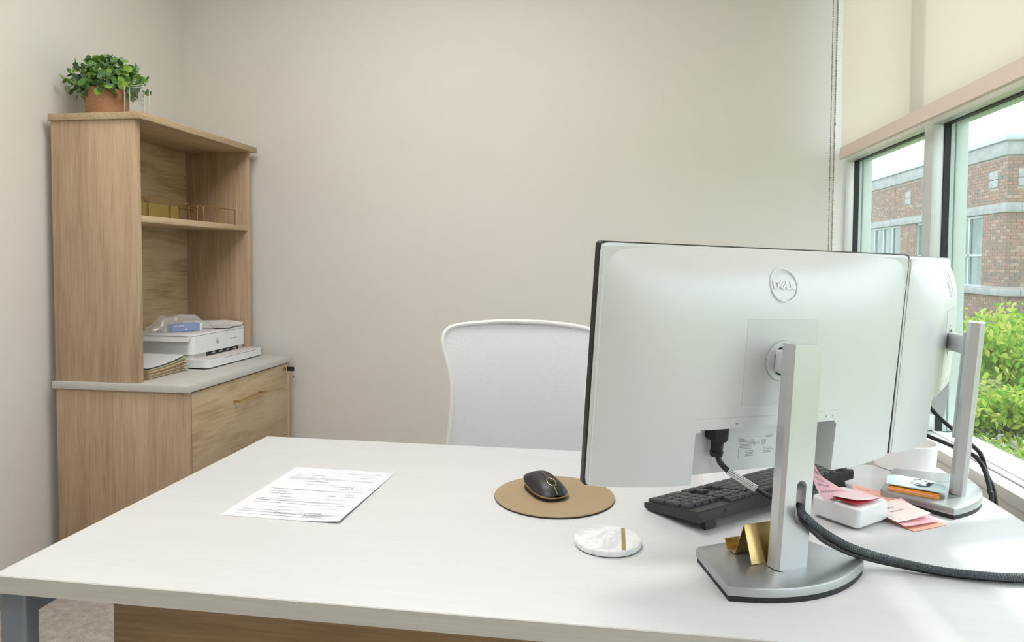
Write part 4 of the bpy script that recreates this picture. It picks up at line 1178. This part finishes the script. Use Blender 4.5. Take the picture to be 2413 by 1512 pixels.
for k in range(i0, i1):
    a_, b_ = sp_[k], sp_[k+1]; d = (b_-a_).normalized(); n1 = d.cross(Vector((0, -.9, .5))).normalized(); n0 = n1.cross(d).normalized()
    if n0.y > 0: n0 = -n0
    for s_ in (-.45, .05, .5):
        for q_ in (.1, .35, .6, .85):
            if random.random() < .7:
                c0 = a_+(b_-a_)*q_+(n0*cos(s_)+n1*sin(s_))*.00525
                slp.box(-.0006, .0006, -.0004, .0004, -.0002, .0002, 0, frame_mtx(c0, d, n1, n0))
part('sleeve_print', slp, ink_d, sl)
def braid_mat():
    mt, nt, b, o = new_mat('braided cable jacket')
    v = coords(nt)
    f = noise_node(nt, v, 700, 2)
    nt.links.new(ramp(nt, f, [(.4, (.015, .020, .026)), (.6, (.10, .125, .14))]), b.inputs['Base Color']); b.inputs['Roughness'].default_value = .5
    return mt
bc = [(.2640, 1.010, .846), (.2600, .985, .842), (.2575, .966, .8390), (.2625, .9560, .8350), (.2735, .9625, .8240), (.2886, .9772, .8105), (.3311, 1.0048, .7820), (.384, 1.0259, .7605), (.4487, 1.0193, .7515), (.4992, 1.0107, .7515), (.5599, 1.0118, .7515), (.645, 1.03, .7515), (.718, 1.05, .742), (.735, 1.055, .66), (.74, 1.06, .3)]
bs = smooth_pts(bc, 14)
bp = thing('braided_cable', 'thick dark braided cable curving across the desk to the window edge', 'cable', (.45, 1.02, DZ))
part('cord', MB().tube(bs, .0050, 12), braid_mat(), bp)
hx = MB()
tot = len(bs)
dense = smooth_pts(bs, 3)
rbm = MB(); acc = 0; lastp = dense[0]
for k in range(1, len(dense)-1):
    acc += (dense[k]-dense[k-1]).length
    if acc > .0030 and dense[k].z > .735:
        acc = 0; d = (dense[k+1]-dense[k-1]).normalized(); nn = d.orthogonal().normalized(); b2 = d.cross(nn)
        rbm.tube([dense[k]+(nn*cos(2*pi*q_/10)+b2*sin(2*pi*q_/10))*.0051+d*.0012*cos(2*pi*q_/10*2) for q_ in range(10)], .0007, 4, closed=True)
part('braid_ribs', rbm, M('braid rib', (.05, .066, .078), .55), bp)
for lab_, pts in (('black video cable drooping from the edge on monitor toward the sill', [(.600, 1.470, .925), (.612, 1.462, .912), (.630, 1.442, .884), (.652, 1.412, .858), (.690, 1.410, .825), (.709, 1.428, .805), (.716, 1.425, .775), (.722, 1.405, .735), (.725, 1.39, .60), (.725, 1.39, .25)]),
                  ('black power cable drooping lowest behind the edge on monitor', [(.585, 1.505, .862), (.600, 1.488, .850), (.620, 1.452, .838), (.650, 1.425, .828), (.688, 1.425, .812), (.704, 1.420, .795), (.7085, 1.406, .770), (.7085, 1.396, .748), (.709, 1.39, .70), (.71, 1.39, .25)])):
    solo('monitor_cable', MB().tube(smooth_pts(pts, 7), .0042, 10), cab, pts[0], lab_, 'cable', 'cables behind the edge on monitor')

# ------------------------------------------------------------------ gold card holder
ch_ = thing('card_holder', 'folded gold metal card holder on the silver monitor base', 'card holder', (.205, .99, DZ+.020))
ca = radians(27); HMt = frame_mtx((.197, .972, DZ+.0202), (cos(ca), sin(ca), 0), (-sin(ca), cos(ca), 0), (0, 0, 1))
prof = [(0, 0), (.018, .050), (.037, .0012), (.056, .0012), (.061, .014)]
def strip(y0, z0, y1, z1, nm):
    d = Vector((y1-y0, z1-z0)); L_ = d.length; a = math.atan2(d.y, d.x)
    return part(nm, MB().box(0, .070, 0, L_, -.0006, .0006, .0004, HMt @ Matrix.Translation((-.004, y0, z0+.0006)) @ Matrix.Rotation(a, 4, 'X')), gold, ch_)
for (a, b), nm in zip(zip(prof[:-1], prof[1:]), ('rear_leaf', 'front_leaf', 'trough', 'lip')): strip(a[0], a[1], b[0], b[1], nm)

# ------------------------------------------------------------------ notes, dispenser, small things by the window
DA = radians(40.4); DMt = rotz((.4065, 1.2345, DZ), DA)
ds = thing('note_dispenser', 'white plastic sticky note dispenser between keyboard and silver base', 'dispenser', (.4065, 1.2345, DZ))
part('body', MB().prism(rrect(-.046, .046, -.043, .043, .010, 5), .004, .037, .004, DMt, seg=3), white_pl, ds)
part('foot', MB().prism(rrect(-.040, .040, -.037, .037, .010, 5), 0, .004, 0, DMt), M('grey rubber', (.25, .24, .23), .7), ds)
part('slot_bar', MB().box(-.038, .038, -.004, .004, .037, .0395, .001, DMt), offwhite, ds)
def note(label, mtx, mat, fn, wr=None, nm='sticky_note', under=None, grp='loose sticky notes'):
    t = thing(nm, label, 'note', tuple(mtx.translation), grp)
    f = lambda u, v: mtx @ Vector(fn(u, v))
    part('sheet', MB().grid(f, 10, 10, thick=.00025), mat, t, angle=70)
    if under: part('underside', MB().grid(lambda u, v: mtx @ Vector((*fn(u, v)[:2], .0003+.18*(fn(u, v)[2]-.0012))), 10, 10, thick=.0002), under, t, angle=70)
    if wr:
        mb = MB()
        for (x0, x1, yv, amp, step) in wr:
            pts = []; u = x0; k = 0
            while u < x1:
                pts.append(f(u, min(.97, max(.03, yv+amp*(random.uniform(.3, 1) if k % 2 else -random.uniform(.2, .8)))))+Vector((0, -.0004, .0006))); u += step*random.uniform(.5, 1.3); k += 1
            if len(pts) > 2: mb.tube(pts, .0003, 3)
        part('handwriting', mb, pen, t, smooth=False)
    return t
note('pale pink sticky note pulled forward with red curled corner on the dispenser', DMt @ Matrix.Translation((0, 0, .0405)), pale_pink,
     lambda u, v: (-.040+.070*u, -.036+.052*v, .0012+.0085*max(0, 1-u*1.3)**1.5*(1-.8*v)+.004*u*(1-u)), under=red_u)
note('pink sticky note with handwriting rising from the dispenser slot', DMt @ Matrix.Translation((0, 0, .041)), pink,
     lambda u, v: (-.066+.072*u-.012*v*(1-u), .004+.050*v-.030*v*v*(1-u), .0012+.070*(1-.78*u)*v**1.25*(1-.35*u)+.003*v),
     [(.1, .9, .22, .05, .035), (.12, .62, .42, .05, .03), (.1, .5, .55, .006, .05), (.1, .5, .60, .006, .05), (.1, .5, .78, .05, .03)])
note('salmon sticky note with a raised corner against the silver base', rotz((.487, 1.338, DZ+.0012), radians(-14)), salmon,
     lambda u, v: (-.038+.076*u, -.038+.076*v, .004+.010*u*u*(1-v)+.010*(1-u)**2*v), [(.1, .4, .8, .05, .03), (.5, .9, .3, .05, .03), (.45, .9, .5, .05, .03)])
note('whitish sticky note with a few written words on the note pile', rotz((.489, 1.252, DZ+.0075), radians(25)), M('faded note paper', (.86, .74, .70), .7),
     lambda u, v: (-.036+.072*u, -.036+.072*v, .002+.008*u*u), [(.3, .7, .5, .05, .03), (.35, .6, .7, .05, .03)])
note('pink sticky note under the whitish one on the pile', rotz((.497, 1.246, DZ+.004), radians(28)), pink,
     lambda u, v: (-.038+.076*u, -.038+.076*v, .001+.014*u**2*v+.001))
note('orange sticky note at the bottom of the pile', rotz((.505, 1.240, DZ+.0006), radians(31)), salmon,
     lambda u, v: (-.038+.076*u, -.038+.076*v, .0006+.014*u**2*v), under=orange)
# white pot
solo('ceramic_pot', MB().lathe([(0, 0), (.056, 0), (.0585, .002), (.0605, .054), (.0598, .056), (.0582, .056), (.0565, .054), (.0545, .008), (0, .006)], 56, Matrix.Translation((.628, 1.6, DZ)) if False else Matrix.Translation((.6275, 1.5120+.062, DZ))),
     M('white ceramic', (.80, .78, .775), .4, var=.01), (.6275, 1.574, DZ), 'short round white ceramic pot near the window sill', 'pot')
# papers on the far base
ZB2 = DZ+.0203
def poly_sheet(name, label, pts, z, mat, th=.0012, cat='paper'):
    return solo(name, MB().prism(pts, z, z+th, 0), mat, (pts[0][0], pts[0][1], z), label, cat, 'papers stacked on the far monitor base')
def shift(pts, dx, dy, s=1): 
    cx_ = sum(p[0] for p in pts)/len(pts); cy_ = sum(p[1] for p in pts)/len(pts)
    return [(cx_+(x-cx_)*s+dx, cy_+(y-cy_)*s+dy) for x, y in pts]
q0 = [(.506, 1.345), (.586, 1.303), (.604, 1.338), (.596, 1.372), (.545, 1.402), (.527, 1.398)]
oq = [(.505, 1.338), (.574, 1.300), (.598, 1.345), (.590, 1.372), (.540, 1.395)]
poly_sheet('paper_slip', 'amber paper slip lowest in the stack on the window side base', shift(oq, .002, -.002), ZB2, orange2, .0022)
poly_sheet('paper_slip', 'orange paper slip second in the stack on the window side base', oq, ZB2+.0024, orange, .0022)
poly_sheet('paper_slip', 'dark amber paper slip third in the stack on the window side base', shift(oq, .004, .003, .97), ZB2+.0048, orange2, .0018)
poly_sheet('paper_slip', 'white paper slip under the aqua one on the window side base', shift(q0, .004, .004), ZB2+.0075, paper, .0022)
poly_sheet('paper_slip', 'pale aqua paper slip topping the stack on the window side base', q0, ZB2+.0100, aqua, .0012)
br_ = thing('bead_bracelet', 'small silver bracelet with dark beads and cord lying on the aqua paper', 'bracelet', (.565, 1.358, ZB2+.0114))
cxb, cyb, zb = .566, 1.350, ZB2+.0126
part('band', MB().tube([(cxb+.013*cos(2*pi*k/24), cyb+.016*sin(2*pi*k/24), zb+.001+.001*sin(4*pi*k/24)) for k in range(24)], .0012, 6, closed=True), chrome, br_)
for bx_, by_ in ((.577, 1.340), (.580, 1.346), (.573, 1.336)): part('bead', MB().sphere((bx_, by_, zb+.001), .0026, 10, 8), black_pl, br_)
part('cord', MB().tube(smooth_pts([(.552, 1.340, zb), (.563, 1.331, zb), (.576, 1.335, zb+.001), (.586, 1.350, zb), (.592, 1.356, zb)], 4), .0009, 5), M('dark teal cord', (.02, .05, .07), .6), br_)
